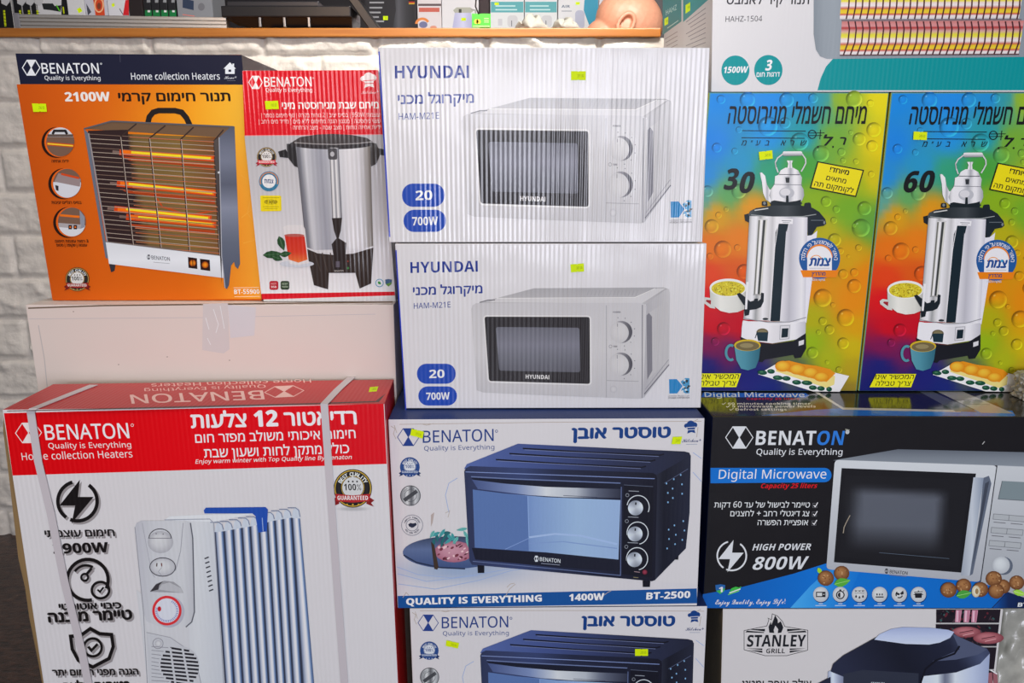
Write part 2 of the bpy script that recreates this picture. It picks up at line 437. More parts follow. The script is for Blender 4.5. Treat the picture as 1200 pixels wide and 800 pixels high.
# ------------------------------------------------------------------ recurring printed marks
def hexlogo(p, cx, cy, w, h, col, lw=1.0, tilt=0.0):
    c, s = math.cos(tilt), math.sin(tilt)
    def r(x, y): return (cx + x * c - y * s, cy + x * s + y * c)
    H = [r(-w / 2, 0), r(-w / 4.2, -h / 2), r(w / 4.2, -h / 2), r(w / 2, 0), r(w / 4.2, h / 2), r(-w / 4.2, h / 2)]
    p.line(H, lw, col, True)
    p.poly([H[1], H[2], r(0, -h * .03)], col); p.poly([r(0, h * .03), H[4], H[5]], col)
    p.line([H[1], H[4]], lw * .7, col); p.line([H[2], H[5]], lw * .7, col)
def seal(p, cx, cy, r, dark, light, rib, ribt, gold=None):
    """round quality seal with a ribbon"""
    k = r / 23.0
    p.poly([(cx - r * 1.12, cy + r * .62), (cx - r * .75, cy + r * .38), (cx - r * .7, cy + r * .8), (cx - r * 1.1, cy + r * .95), (cx - r * .95, cy + r * .76)], tuple(v * .75 for v in rib))
    p.poly([(cx + r * 1.12, cy + r * .62), (cx + r * .75, cy + r * .38), (cx + r * .7, cy + r * .8), (cx + r * 1.1, cy + r * .95), (cx + r * .95, cy + r * .76)], tuple(v * .75 for v in rib))
    p.ell(cx, cy, r, r, dark)
    if gold: p.ring(cx, cy, r * .93, r * .93, max(.5, r * .05), gold)
    p.ell(cx, cy - r * .05, r * .56, r * .56, dark); p.ell(cx, cy - r * .05, r * .55, r * .55, light); p.ring(cx, cy - r * .05, r * .59, r * .59, r * .03, gold or light)
    p.text('100%', cx - r * .45, cy + r * .1, cx + r * .45, cy + r * .1, r * .34, dark, .02)
    for dx in (-.22, 0, .22): p.ell(cx + r * dx, cy - r * .36, r * .05, r * .05, dark, n=8)
    p.arc('BEST QUALITY', cx, cy, r * .64, -66, 66, r * .23, light if not gold else (225, 225, 225), .02)
    p.poly([(cx - r * .92, cy + r * .28), (cx, cy + r * .36), (cx + r * .92, cy + r * .28), (cx + r * .86, cy + r * .66), (cx, cy + r * .74), (cx - r * .86, cy + r * .66)], rib)
    p.text('GUARANTEED', cx - r * .8, cy + r * .6, cx + r * .8, cy + r * .6, r * .22, ribt, .02)
    for dx in (-.3, 0, .3): p.ell(cx + r * dx, cy + r * .84, r * .05, r * .05, gold or light, n=8)
def bolt(p, cx, cy, r, col, w):
    p.ring(cx, cy, r, r, w, col, 30, 112); p.ring(cx, cy, r, r, w, col, 112, 120) if False else None
    p.ring(cx, cy, r, r, w, col, -55, 95); p.ring(cx, cy, r, r, w, col, 125, 255)
    p.poly([(cx + r * .12, cy - r * 1.1), (cx - r * .92, cy + r * .22), (cx - r * .12, cy + r * .22), (cx - r * .3, cy + r * 1.12), (cx + r * .82, cy - r * .22), (cx + r * .02, cy - r * .22)], col)
def chef(p, cx, cy, k, col, bg):
    p.ell(cx, cy - 4 * k, 5 * k, 4.5 * k, col); p.ell(cx - 4.5 * k, cy - 2 * k, 4 * k, 3 * k, col); p.ell(cx + 4 * k, cy - 3 * k, 4 * k, 3.5 * k, col)
    p.poly([(cx - 4.5 * k, cy - 1 * k), (cx + 5 * k, cy - 1.5 * k), (cx + 5 * k, cy + 2.2 * k), (cx - 4 * k, cy + 2.6 * k)], col)
    p.line([(cx - 6 * k, cy + .2 * k), (cx + 6 * k, cy - .6 * k)], .8 * k, bg)
    p.poly([(cx - 3.5 * k, cy + 3.4 * k), (cx + 4.5 * k, cy + 3 * k), (cx + 5.5 * k, cy + 7 * k), (cx + .5 * k, cy + 5.6 * k), (cx - 4.5 * k, cy + 7.5 * k)], col)
def shield(p, cx, cy, w, h, c1, c2):
    p.poly([(cx - w / 2, cy - h * .42), (cx, cy - h / 2), (cx + w / 2, cy - h * .42), (cx + w * .45, cy + h * .1), (cx, cy + h / 2), (cx - w * .45, cy + h * .1)], c1)
    p.poly([(cx - w * .42, cy + h * .18), (cx + w * .47, cy - h * .1), (cx + w * .4, cy + h * .18), (cx, cy + h / 2)], c2)
def walnut(p, cx, cy, r, rnd):
    p.disc(cx, cy, r, r * .95, (165, 115, 75), (95, 55, 35), -r * .25, -r * .3, 14)
    for i in range(9):
        a = rnd.random() * 6.28; q = rnd.random() * r * .75; p.ell(cx + q * math.cos(a), cy + q * math.sin(a), r * .13, r * .08, (120, 75, 48) if i % 2 else (185, 140, 100), rot=rnd.random() * 90, n=6)
def leaf(p, cx, cy, L, wd, rot, col, vein):
    c, s = math.cos(math.radians(rot)), math.sin(math.radians(rot)); P = []
    for t in (0, .2, .45, .7, .9, 1): y = wd * math.sin(math.pi * t ** .8); P.append(((t - .5) * L, -y))
    for t in (.9, .7, .45, .2): y = wd * math.sin(math.pi * t ** .8); P.append(((t - .5) * L, y))
    p.poly([(cx + x * c - y * s, cy + x * s + y * c) for x, y in P], col)
    p.line([(cx - .45 * L * c, cy - .45 * L * s), (cx + .45 * L * c, cy + .45 * L * s)], max(.35, wd * .12), vein)

# ================================================================== the place
YW = 1.90
# floor: dark brown glossy stone
def stone_floor():
    m = bpy.data.materials.new('brown_stone'); m.use_nodes = True; nt = m.node_tree; N = nt.nodes; L = nt.links; b = N['Principled BSDF']
    tc = N.new('ShaderNodeTexCoord'); n = N.new('ShaderNodeTexNoise'); n.inputs['Scale'].default_value = 34; n.inputs['Detail'].default_value = 8; n.inputs['Roughness'].default_value = .7
    mp = N.new('ShaderNodeMapping'); mp.inputs['Scale'].default_value = (1, 2.2, 1); L.new(tc.outputs['Object'], mp.inputs[0]); L.new(mp.outputs[0], n.inputs['Vector'])
    r = N.new('ShaderNodeValToRGB'); r.color_ramp.elements[0].position = .38; r.color_ramp.elements[0].color = lin((24, 13, 11)) + (1,); r.color_ramp.elements[1].position = .68; r.color_ramp.elements[1].color = lin((88, 60, 48)) + (1,)
    L.new(n.outputs[0], r.inputs[0]); L.new(r.outputs[0], b.inputs['Base Color']); b.inputs['Roughness'].default_value = .3
    bp = N.new('ShaderNodeBump'); bp.inputs['Distance'].default_value = .004; bp.inputs['Strength'].default_value = .7; L.new(n.outputs[0], bp.inputs['Height']); L.new(bp.outputs[0], b.inputs['Normal'])
    return m
bm = bmesh.new(); bm_box(bm, (-4, -5, -.06), (4, 4.2, 0)); o = mesh_obj('floor', bm, stone_floor()); o['kind'] = 'structure'
# low wall clad in white embossed brick panels: real relief
def brick_h(x, z):
    bw, bh, mo = .272, .1085, .006
    row = math.floor((z + .030) / bh); u = x + .06 + (.136 if row % 2 else 0); fx = (u % bw); fz = (z + .030) - row * bh
    e = min(fx, bw - fx, fz, bh - fz); k = min(1, max(0, (e - mo * .5) / .009)); k = k * k * (3 - 2 * k)
    i = math.floor(u / bw)
    r = noise.noise(Vector((x * 16 + i * 7.1, z * 30 + row * 3.3, i + row * 1.7))) * .0055 + abs(noise.noise(Vector((x * 42, z * 60, 5 + row)))) * .005
    rid = max(0, noise.noise(Vector((x * 24 + z * 20, z * 34, 9.0 + i)))) ** 2 * .016
    return k * (.010 + r + rid)
bm = bmesh.new(); x0, x1, z0, z1 = -1.75, 1.75, 0.0, (at(0, 45.4, YW - .026).z + at(775, 41, YW - .026).z) / 2 - .0006; nx, nz = 560, 230
# finer where the photo sees it, plain block behind
def axis(a, b_, n): return [a + (b_ - a) * i / n for i in range(n + 1)]
XS = axis(x0, x1, nx); ZS = axis(z0, z1, nz); G = []
for z in ZS: G.append([bm.verts.new((x, YW - brick_h(x, z), z)) for x in XS])
for j in range(nz):
    for i in range(nx): bm.faces.new((G[j][i], G[j][i + 1], G[j + 1][i + 1], G[j + 1][i]))
for f in bm.faces: f.smooth = True
bm_box(bm, (x0, YW + .001, 0), (x1, YW + .10, z1))
o = mesh_obj('wall_front', bm, plain('white_brick_panel', (198, 193, 184), .55, bump=.004, bscale=70, var=.10)); o['kind'] = 'structure'
# wooden counter top on the low wall
ctx = at(775, 35, YW - .026).x
def wood():
    m = bpy.data.materials.new('beech_wood'); m.use_nodes = True; nt = m.node_tree; N = nt.nodes; L = nt.links; b = N['Principled BSDF']
    tc = N.new('ShaderNodeTexCoord'); mp = N.new('ShaderNodeMapping'); mp.inputs['Scale'].default_value = (2.5, 40, 60); n = N.new('ShaderNodeTexNoise'); n.inputs['Scale'].default_value = 1.6; n.inputs['Detail'].default_value = 4
    L.new(tc.outputs['Object'], mp.inputs[0]); L.new(mp.outputs[0], n.inputs['Vector']); r = N.new('ShaderNodeValToRGB')
    r.color_ramp.elements[0].position = .3; r.color_ramp.elements[0].color = lin((150, 88, 26)) + (1,); r.color_ramp.elements[1].position = .75; r.color_ramp.elements[1].color = lin((174, 112, 44)) + (1,)
    L.new(n.outputs[0], r.inputs[0]); L.new(r.outputs[0], b.inputs['Base Color']); b.inputs['Roughness'].default_value = .4; return m
CTF = YW - .026; CTB = YW + .30
zt_l = at(0, 34.5, CTF).z; zb_l = at(0, 45.4, CTF).z; zt_r = at(775, 30.5, CTF).z; zb_r = at(775, 41, CTF).z
CT = (zt_l + zt_r) / 2; CTU = (zb_l + zb_r) / 2
bm = bmesh.new(); bm_box(bm, (-1.75, CTF, CTU), (ctx, CTB, CT), .003)
o = mesh_obj('counter_top', bm, wood()); tag(o, 'long beech wood counter top running along the white brick half wall', 'counter')
# back wall and dark display shelves behind the counter
bm = bmesh.new(); bm_box(bm, (-2.6, 3.3, 0), (2.6, 3.4, 2.9)); o = mesh_obj('wall_back', bm, plain('grey_paint', (120, 116, 118), .7, bump=.001, bscale=60)); o['kind'] = 'structure'
SHZ = 1.26; SHF = 2.62
def shelf_unit():
    t = thing('display_shelf', 'dark display shelf full of small appliance boxes behind the counter', 'shelf', (0, 2.92, 0)); sm = plain('dark_laminate', (44, 40, 42), .5, bump=.0005)
    for z in (.3, .78, SHZ, 1.86):
        bm = bmesh.new(); bm_box(bm, (-1.9, SHF - 2.92, z - .025), (1.9, .37, z), .002); mesh_obj('shelf_board', bm, sm, t)
    for x in (-1.9, -.62, .62, 1.88):
        bm = bmesh.new(); bm_box(bm, (x, SHF + .02 - 2.92, 0), (x + .022, .37, 1.835), .002); 
    bm.free()
    for x in (-1.93, 1.91):
        bm = bmesh.new(); bm_box(bm, (x, SHF - 2.92, 0), (x + .02, .37, 2.1), .002); mesh_obj('side_panel', bm, sm, t)
    bm = bmesh.new(); bm_box(bm, (-1.9, .362, 0), (1.9, .372, 2.1)); mesh_obj('back_panel', bm, sm, t)
shelf_unit()

# ---- goods seen over the counter: each its own small box
def goods(name, label, cat, x0, x1, d, zb, hgt, depth, col, white=(228, 226, 232), side=None, group=None, art=None, flute=0.0):
    """upright box whose front spans x0..x1 in the frame at distance d, standing at height zb"""
    yb = 30.0
    pl, pr = at(x0, 20, d), at(x1, 20, d); q = []
    def px(P):
        v = P - CAM; f = v.dot(FWD); return (600 + FPX * v.x / f, 400 - FPX * v.dot(UPV) / f)
    q = [px(Vector((pl.x, d, zb + hgt))), px(Vector((pr.x, d, zb + hgt))), px(Vector((pr.x, d, zb))), px(Vector((pl.x, d, zb)))]
    b = Carton(name, label, cat, q, d, d, depth, white=white, cols={'front': col, 'left': side or col, 'right': side or col, 'top': col}, zb=zb, zt=zb + hgt, group=group, rough=.4)
    if art: art(b)
    return b.build()
YG = (178, 190, 20)
CZ = CT + .0006
def black_tool(x):
    def f(b):
        p = b.part('printed_panel', label='white corner and yellow lettering'); p.poly([(x, -40), (x + 14, -40), (x + 12, 2), (x + 8, 7), (x + 2, 4)], (176, 176, 182)); p.text('PRO', x + 4.5, 30, x + 4.5, 13, 3.4, YG, .03, up=(-1, 0)) if False else p.poly([(x + 4, 12), (x + 6.4, 12), (x + 8, 31), (x + 5.6, 31)], YG)
        for k in range(5): p.line([(x + 3, 14 + k * 3.8), (x + 8, 15 + k * 3.8)], .6, (24, 24, 26))
    return f
for i, (x0, x1) in enumerate(((-1, 15), (17.6, 27), (28, 37), (38, 44))):
    goods('tool_box', ('black box with yellow lettering at the far left end of the counter', 'second black box with yellow lettering from the left', 'third black box with yellow lettering from the left', 'fourth black box with yellow lettering, beside the white drill box')[i], 'box', x0, x1, 2.0, CZ, .13, .09, (26, 26, 30), group='black tool boxes on the counter', art=black_tool(x0 + .6), side=(196, 194, 198))
def drill(b):
    p = b.part('appliance_picture', label='picture of a dark handheld tool'); p.poly([(49, 4), (62, 4), (64, 7), (72, 6), (71, 14), (60, 12), (51, 11)], (34, 36, 40)); p.line([(66, 6), (70, 13)], 1.2, (90, 190, 40)); p.rect(72, -30, 80, 30, (28, 28, 32)); p.line([(74, 8), (75, 16)], 1.6, YG)
goods('tool_box', 'white box picturing a dark handheld tool on the counter', 'box', 45.4, 80, 2.0, CZ, .15, .09, (190, 190, 196), art=drill)
def wtag(q, extra=None):
    def f(b):
        if extra: extra(b)
        b.sticker(q, txt='99')
    return f
goods('small_box', 'plain white box with a tilted yellow tag on the counter', 'box', 80.6, 100.6, 1.99, CZ, .15, .09, (198, 198, 204), art=wtag([(90, 10.6), (94, 8.6), (96.6, 13), (92.4, 15.6)]))
def fan(b):
    p = b.part('appliance_picture', label='orange ring picture'); p.poly([(106, -20), (120, -20), (123, 18), (112, 18)], (196, 70, 40)); p.ring(116, 6, 5, 8, 1.6, (222, 170, 130)); p.ell(116, 7, 2.4, 4, (120, 60, 44)); p.poly([(101, 4), (107, 14), (103, 18)], (70, 72, 84))
goods('small_box', 'grey and orange box with a ring picture on the counter', 'box', 101, 127, 1.99, CZ, .15, .09, (182, 182, 196), art=fan)
def wr(b):
    p = b.part('printed_panel'); p.poly([(147, 0), (151, 0), (151, 18), (144, 18)], (190, 36, 44)); p.line([(140, 10), (144, 17)], 1, (90, 90, 100))
goods('small_box', 'white box with red edge and yellow tag on the counter', 'box', 127.6, 151, 1.99, CZ, .15, .09, (196, 196, 206), art=wtag([(130.6, 5), (133.6, 3.2), (134.6, 6.8), (131.8, 8.6)], wr))
goods('small_box', 'dark brown box standing between the red and green boxes', 'box', 152.4, 168, 1.99, CZ, .15, .09, (40, 34, 36))
for i in range(4):
    x0 = 169 + i * 9.6
    def gb(b, x0=x0):
        p = b.part('printed_panel', label='green base band'); p.poly([(x0 + .8, 12), (x0 + 8.8, 12), (x0 + 9, 25), (x0 + .8, 25)], (28, 108, 60)); p.rect(x0 + 3, -10, x0 + 7, 3, (128, 130, 136)); p.rect(x0 + 4, 12, x0 + 7, 14.4, (200, 200, 204))
    goods('small_box', 'small black box with green base, %s of the row of four' % ('first from the left', 'second from the left', 'third from the left', 'last')[i], 'box', x0, x0 + 8.8, 2.0, CZ, .13, .08, (34, 34, 38), group='black boxes with green base', art=gb)
def gw(b):
    p = b.part('printed_panel', label='dark window picture'); p.poly([(214, -2), (227, 1), (227, 12), (214, 9)], (44, 54, 76)); p.ell(236, 8, 4, 4.6, (100, 100, 108)); p.line([(214, 17), (228, 19)], 1, (196, 110, 100))
goods('small_box', 'grey box with dark window picture beside the black grill', 'box', 208.6, 250, 2.0, CZ, .13, .09, (120, 122, 130), art=gw)

# aluminium profile lying along the counter
t0 = at(18, 33, 1.895); t1_ = at(266, 34, 1.935); L_ = (Vector((t1_.x, t1_.y, 0)) - Vector((t0.x, t0.y, 0))).length; ang = math.atan2(t1_.y - t0.y, t1_.x - t0.x)
t = thing('aluminium_rail', 'long ribbed aluminium rail lying along the wooden counter', 'rail', (t0.x, t0.y, CT + .0006)); t.rotation_euler = (0, 0, ang)
bm = bmesh.new(); prof = [(0, 0)]; H = .034
for i in range(4):
    z = i * H / 4; prof += [(-.002, z + .0012), (-.002, z + H / 4 - .0022), (.0012, z + H / 4 - .0012), (.0012, z + H / 4 - .0004)]
prof += [(0, H), (.03, H), (.03, 0)]
for k, x in enumerate((.012, L_)):
    vs = [bm.verts.new((x, y, z)) for y, z in prof]
    if k == 0: V0 = vs
    else:
        for i in range(len(prof)): bm.faces.new((V0[i], V0[(i + 1) % len(prof)], vs[(i + 1) % len(prof)], vs[i]))
        bm.faces.new(V0[::-1]); bm.faces.new(vs)
bmesh.ops.recalc_face_normals(bm, faces=bm.faces[:])
mesh_obj('rail_body', bm, plain('brushed_aluminium', (196, 192, 186), .34, .9, bump=.0003, bscale=200), t)
bm = bmesh.new(); bm_box(bm, (0, -.004, 0), (.0145, .033, H + .002), .002); o = mesh_obj('end_cap', bm, plain('grey_plastic', (112, 112, 116), .5), t); o['label'] = 'grey plastic end cap'

# black table grill on the counter
gl = at(259, 15, 1.93); gr = at(411, 15, 1.93); gx0, gx1 = gl.x, gr.x; zr0 = at(330, 20, 1.93).z; zr1 = at(330, 6.5, 1.93).z
t = thing('table_grill', 'black table grill tray with flared rim standing on the counter', 'grill', ((gx0 + gx1) / 2, 1.99, CT + .0006)); t_l = t.location.copy()
BM = plain('black_enamel', (26, 25, 27), .28, bump=.0002); MT = plain('steel_clip', (190, 188, 186), .3, 1.0)
def frustum(bm, lo, hi, z0, z1):
    vs = [bm.verts.new(v) for v in [(lo[0], lo[1], z0), (lo[2], lo[1], z0), (lo[2], lo[3], z0), (lo[0], lo[3], z0), (hi[0], hi[1], z1), (hi[2], hi[1], z1), (hi[2], hi[3], z1), (hi[0], hi[3], z1)]]
    for f in ((0, 3, 2, 1), (4, 5, 6, 7), (0, 1, 5, 4), (1, 2, 6, 5), (2, 3, 7, 6), (3, 0, 4, 7)): bm.faces.new([vs[i] for i in f])
hx = (gx1 - gx0) / 2; zr = zr0 - t_l.z
bm = bmesh.new(); frustum(bm, (-hx * .55, -.03, hx * .98, .05), (-hx * .96, -.055, hx * 1.0, .055), 0.012, zr + .001); mesh_obj('tray_body', bm, BM, t)
bm = bmesh.new(); bm_box(bm, (-hx, -.06, zr), (hx, .06, zr1 - t_l.z), .003); mesh_obj('rim', bm, BM, t)
bm = bmesh.new(); bm_box(bm, (-hx * .92, -.05, zr1 - t_l.z), (hx * .5, .05, zr1 - t_l.z + .012), .002); o = mesh_obj('grill_plate', bm, plain('dark_metal', (70, 70, 74), .3, .8), t)
bm = bmesh.new(); bm_box(bm, (-hx * .3, -.04, 0), (hx * .95, .045, .0125), .002); mesh_obj('base', bm, BM, t)
for x in (-.42, -.04, .34):
    bm = bmesh.new(); bm_box(bm, (hx * x - .003, -.0565, zr - .022), (hx * x + .003, -.047, zr + .002), .001); mesh_obj('clip', bm, MT, t)
pa, pb = at(404, -6, 1.93), at(447, 33.6, 1.93)
bm = bmesh.new()
for y0, y1 in ((-.055, .055),):
    A = [(pa.x - t_l.x, pa.z - t_l.z), (pa.x - t_l.x + .026, pa.z - t_l.z), (pb.x - t_l.x, .0), (pb.x - t_l.x - .026, 0)]
    vs = [bm.verts.new((x, y, max(0, z))) for y in (y0, y1) for x, z in A]
    for f in ((0, 3, 2, 1), (4, 5, 6, 7), (0, 1, 5, 4), (1, 2, 6, 5), (2, 3, 7, 6), (3, 0, 4, 7)): bm.faces.new([vs[i] for i in f])
bmesh.ops.recalc_face_normals(bm, faces=bm.faces[:]); bmesh.ops.bevel(bm, geom=bm.edges[:], offset=.002, segments=1, affect='EDGES')
mesh_obj('side_arm', bm, BM, t)

# boxes on the shelf behind
SZ = SHZ + .0006
def blender(b):
    p = b.part('appliance_picture', label='dim picture of a blender'); p.hfill([(458, -60), (486, -60), (484, 12), (488, 34), (460, 34), (464, 12)], [(0, (40, 40, 46)), (.3, (84, 84, 92)), (.6, (56, 56, 62)), (1, (34, 34, 38))]); p.rect(479, 0, 486, 5, (190, 150, 40)); p.rect(479, 0, 486, 1.8, (20, 20, 20)); p.rect(479, 1.8, 486, 3.4, (170, 40, 40))
    for y, x1 in ((3, 450), (9, 448), (14.6, 446), (20, 444), (25, 450)): p.line([(433, y), (x1, y)], 1.9, (150, 150, 158))
goods('appliance_box', 'black box with a blender picture, left end of the back shelf', 'box', 428, 488.6, 2.66, SZ, .36, .2, (44, 43, 48), art=wtag([(449, 18.8), (454.6, 18.8), (454.6, 23.4), (449, 23.4)], blender))
def iron(b):
    p = b.part('printed_panel', label='red band and orange swirl'); p.rect(490, 4.4, 517, 7, (96, 80, 84)); p.rect(491, 9, 515, 14, (190, 96, 84)); p.ring(495, 28, 7, 6, 3, (214, 130, 70), 180, 340); p.ell(496, 29, 5, 4, (110, 112, 150)); p.ell(508, 32, 4, 2, (206, 140, 120))
goods('appliance_box', 'white box with a red band beside the kettle box', 'box', 489.4, 517.4, 2.66, SZ, .36, .2, (208, 200, 206), art=iron)
def kettle(b):
    p = b.part('appliance_picture', label='picture of a lilac and grey kettle'); p.hfill([(533, 15), (552, 15), (555, 34), (530, 34)], [(0, (168, 168, 206)), (.5, (196, 196, 226)), (1, (160, 160, 200))]); p.poly([(531, 12), (535, 8.6), (551, 8.6), (556, 12), (552, 15), (533, 15)], (166, 166, 158)); p.rect(537.6, 10.6, 540.8, 15, (60, 60, 52)); p.line([(552, 11), (557, 12), (558, 20)], 1.6, (150, 150, 150))
goods('appliance_box', 'white box picturing a lilac kettle on the back shelf', 'box', 518, 561, 2.66, SZ, .36, .2, (210, 208, 216), art=wtag([(540.6, 21), (546, 20.8), (546, 24.2), (540.6, 24.4)], kettle))
goods('appliance_box', 'dark brown box behind the hanging green card', 'box', 562, 573.6, 2.68, SZ, .36, .2, (52, 38, 42))
for i, (x0, x1) in enumerate(((574.6, 614), (614.8, 653))):
    def teal(b, x0=x0, x1=x1, i=i):
        p = b.part('printed_panel', label='teal header with pale lettering'); p.rect(x0 + .6, 2, x1 - .6, 14.6, (84, 156, 166)); p.line([(x0 + 6, 7), (x1 - 10, 7)], 1.5, (176, 208, 214)); p.line([(x0 + 6, 11.4), (x1 - 8, 11.4)], 1.5, (176, 208, 214))
        p = b.part('appliance_picture', label='faint white appliance picture'); p.rrect(x0 + 20, 18, x0 + 32, 32, 4, (188, 188, 196)); p.rect(x0 + 9, 22, x0 + 14, 30, (186, 186, 196)); p.line([(x0 + 25, 24), (x0 + 25, 31)], 1, (110, 110, 120))
    goods('appliance_box', ('white box with teal header, left one of the pair on the back shelf', 'white box with teal header, right one of the pair above the crumpled gloves')[i], 'box', x0, x1, 2.66, SZ, .34, .2, (204, 206, 212), group='teal headed boxes', art=wtag(([(579.6, 3), (584.6, 3), (584.6, 6), (579.6, 6)], [(618.4, 17), (623, 17), (623, 20), (618.4, 20)])[i], teal))
def purif(b):
    p = b.part('appliance_picture', label='faint tall appliance and blue side panel'); p.rrect(674, 12, 685, 34, 4.5, (170, 172, 196)); p.poly([(688, -40), (701, -40), (701, 34), (692, 34), (684, 12)], (44, 140, 174)); p.text('AIR', 658, 9, 668, 9, 3, (70, 90, 120), .02); p.line([(658, 13), (670, 13)], 1, (140, 146, 160))
goods('appliance_box', 'white box with blue side stripe just left of the bald man', 'box', 654, 701, 2.66, SZ, .36, .2, (206, 206, 214), art=wtag([(674.6, 2.4), (679.4, 2.4), (679.4, 5.6), (674.6, 5.6)], purif))
def bluetext(b):
    p = b.part('printed_panel', label='blue lettering'); p.text('HYUNDAI', 705, 11.6, 722, 11, 3.6, (70, 84, 150), .03); p.line([(705, 15.6), (716, 15.4)], 1.2, (120, 130, 170)); p.line([(705, 19.4), (714, 19.2)], 1.2, (150, 156, 180))
goods('appliance_box', 'white box with blue lettering behind the bald man', 'box', 701.8, 756, 2.68, SZ, .36, .2, (204, 202, 214), art=bluetext)
goods('appliance_box', 'dark grey box behind the back of the bald head', 'box', 757, 800, 2.70, SZ, .36, .2, (96, 92, 96))
# green card hanging by a cord
cx0, cx1 = at(553, 24, 2.3), at(575, 24, 2.3); ctop = at(564, 16, 2.3).z; cbot = at(564, 32.4, 2.3).z
t = thing('gift_card', 'bright green card with yellow dots hanging by a dark cord', 'card', ((cx0.x + cx1.x) / 2, 2.3, cbot))
wq = (cx1.x - cx0.x) / 2; hh = ctop - cbot
bm = bmesh.new(); bm_box(bm, (-wq, -.0012, 0), (wq, .0012, hh), .0005); mesh_obj('card', bm, plain('green_card', (60, 190, 20), .4), t)
for k, dx in enumerate((-.52, -.3)):
    bm = bmesh.new(); bmesh.ops.create_cone(bm, cap_ends=True, segments=20, radius1=hh * .17, radius2=hh * .17, depth=.0008, matrix=Matrix.Translation((wq * dx, -.0017, hh * .42)) @ Matrix.Rotation(math.pi / 2, 4, 'X')); mesh_obj('yellow_dot', bm, plain('yellow_ink', (222, 200, 20), .4), t)
bm = bmesh.new()
for y in (.62, .48, .36): bm_box(bm, (wq * .3, -.0018, hh * y), (wq * .8, -.0012, hh * (y + .06)))
bm_box(bm, (-wq * .9, -.0018, hh * .06), (wq * .9, -.0012, hh * .14)); mesh_obj('lettering', bm, plain('pale_green_ink', (170, 226, 130), .4), t)
def tube(pts, r, seg=8):
    bm = bmesh.new(); R = []
    for i, p in enumerate(pts):
        p = Vector(p); d = (Vector(pts[min(i + 1, len(pts) - 1)]) - Vector(pts[max(i - 1, 0)])).normalized(); a = d.orthogonal().normalized(); c = d.cross(a)
        R.append([bm.verts.new(p + a * r * math.cos(2 * math.pi * k / seg) + c * r * math.sin(2 * math.pi * k / seg)) for k in range(seg)])
    for r0, r1 in zip(R, R[1:]):
        for k in range(seg): bm.faces.new((r0[k], r0[(k + 1) % seg], r1[(k + 1) % seg], r1[k]))
    bm.faces.new(R[0][::-1]); bm.faces.new(R[-1]); return bm
mesh_obj('cord', tube([(-wq * .25, 0, hh * .95), (-wq * .6, 0, hh * 1.5), (-wq * .5, 0, hh * 2.2), (0, 0, 1.92 - cbot)], .0022), plain('dark_cord', (40, 34, 34), .6), t, True)
# crumpled grey work gloves on the counter
ga, gb_ = at(606, 33, 1.93), at(682, 31, 1.93)
gm = plain('grey_cloth', (150, 149, 140), .8, bump=.002, bscale=160, var=.12)
def glove(name, label, xa, xb, h, seed):
    bm = bmesh.new(); n, m = 36, 14; R = []
    for i in range(n + 1):
        u = i / n; row = []
        for j in range(m + 1):
            a = math.pi * j / m; x = xa + (xb - xa) * u; prof = math.sin(math.pi * min(1, u * 1.06 + .02)) ** .6
            hz = h * prof * (.62 + .38 * abs(math.sin(u * 11 + seed))) ; r = noise.noise(Vector((u * 7 + seed, j * .5, 0))) * .006
            row.append(bm.verts.new((x + .006 * math.sin(a * 3 + u * 9), 1.93 - math.cos(a) * .04 * (prof + .1), CT + .0008 + max(0, math.sin(a)) * hz + (r if 0 < j < m else 0) * max(.2, prof))))
        R.append(row)
    for r0, r1 in zip(R, R[1:]):
        for j in range(m): bm.faces.new((r0[j], r1[j], r1[j + 1], r0[j + 1]))
        bm.faces.new((r0[0], r0[m], r1[m], r1[0]))
    bm.faces.new(R[0]); bm.faces.new(R[-1][::-1]); bmesh.ops.recalc_face_normals(bm, faces=bm.faces[:])
    zmin = CT + .0008
    for v in bm.verts: v.co.z = max(v.co.z, zmin)
    tag(mesh_obj(name, bm, gm, None, True), label, 'cloth')
glove('folded_cloth', 'crumpled grey cloth on the counter in front of the teal headed boxes', ga.x, ga.x + (gb_.x - ga.x) * .52, .042, 1.0)
glove('folded_cloth', 'smaller crumpled grey cloth on the counter next to the bald man', ga.x + (gb_.x - ga.x) * .54, gb_.x, .034, 2.3)

# ---- bald man standing behind the counter, head bowed to the left
def _sphere(seg, rings):
    V = [(0, 0, 1)] + [(math.sin(math.pi * r / rings) * math.cos(2 * math.pi * k / seg), math.sin(math.pi * r / rings) * math.sin(2 * math.pi * k / seg), math.cos(math.pi * r / rings)) for r in range(1, rings) for k in range(seg)] + [(0, 0, -1)]
    F = [(0, 1 + k, 1 + (k + 1) % seg) for k in range(seg)] + [(1 + r * seg + k, 1 + (r + 1) * seg + k, 1 + (r + 1) * seg + (k + 1) % seg, 1 + r * seg + (k + 1) % seg) for r in range(rings - 2) for k in range(seg)] + [(len(V) - 1, 1 + (rings - 2) * seg + (k + 1) % seg, 1 + (rings - 2) * seg + k) for k in range(seg)]
    return V, F
def ball(bm, M, u_segments=12, v_segments=8):
    V, F = _sphere(u_segments, v_segments); vs = [bm.verts.new(M @ Vector(v)) for v in V]
    for f in F: bm.faces.new([vs[i] for i in f])
    return vs
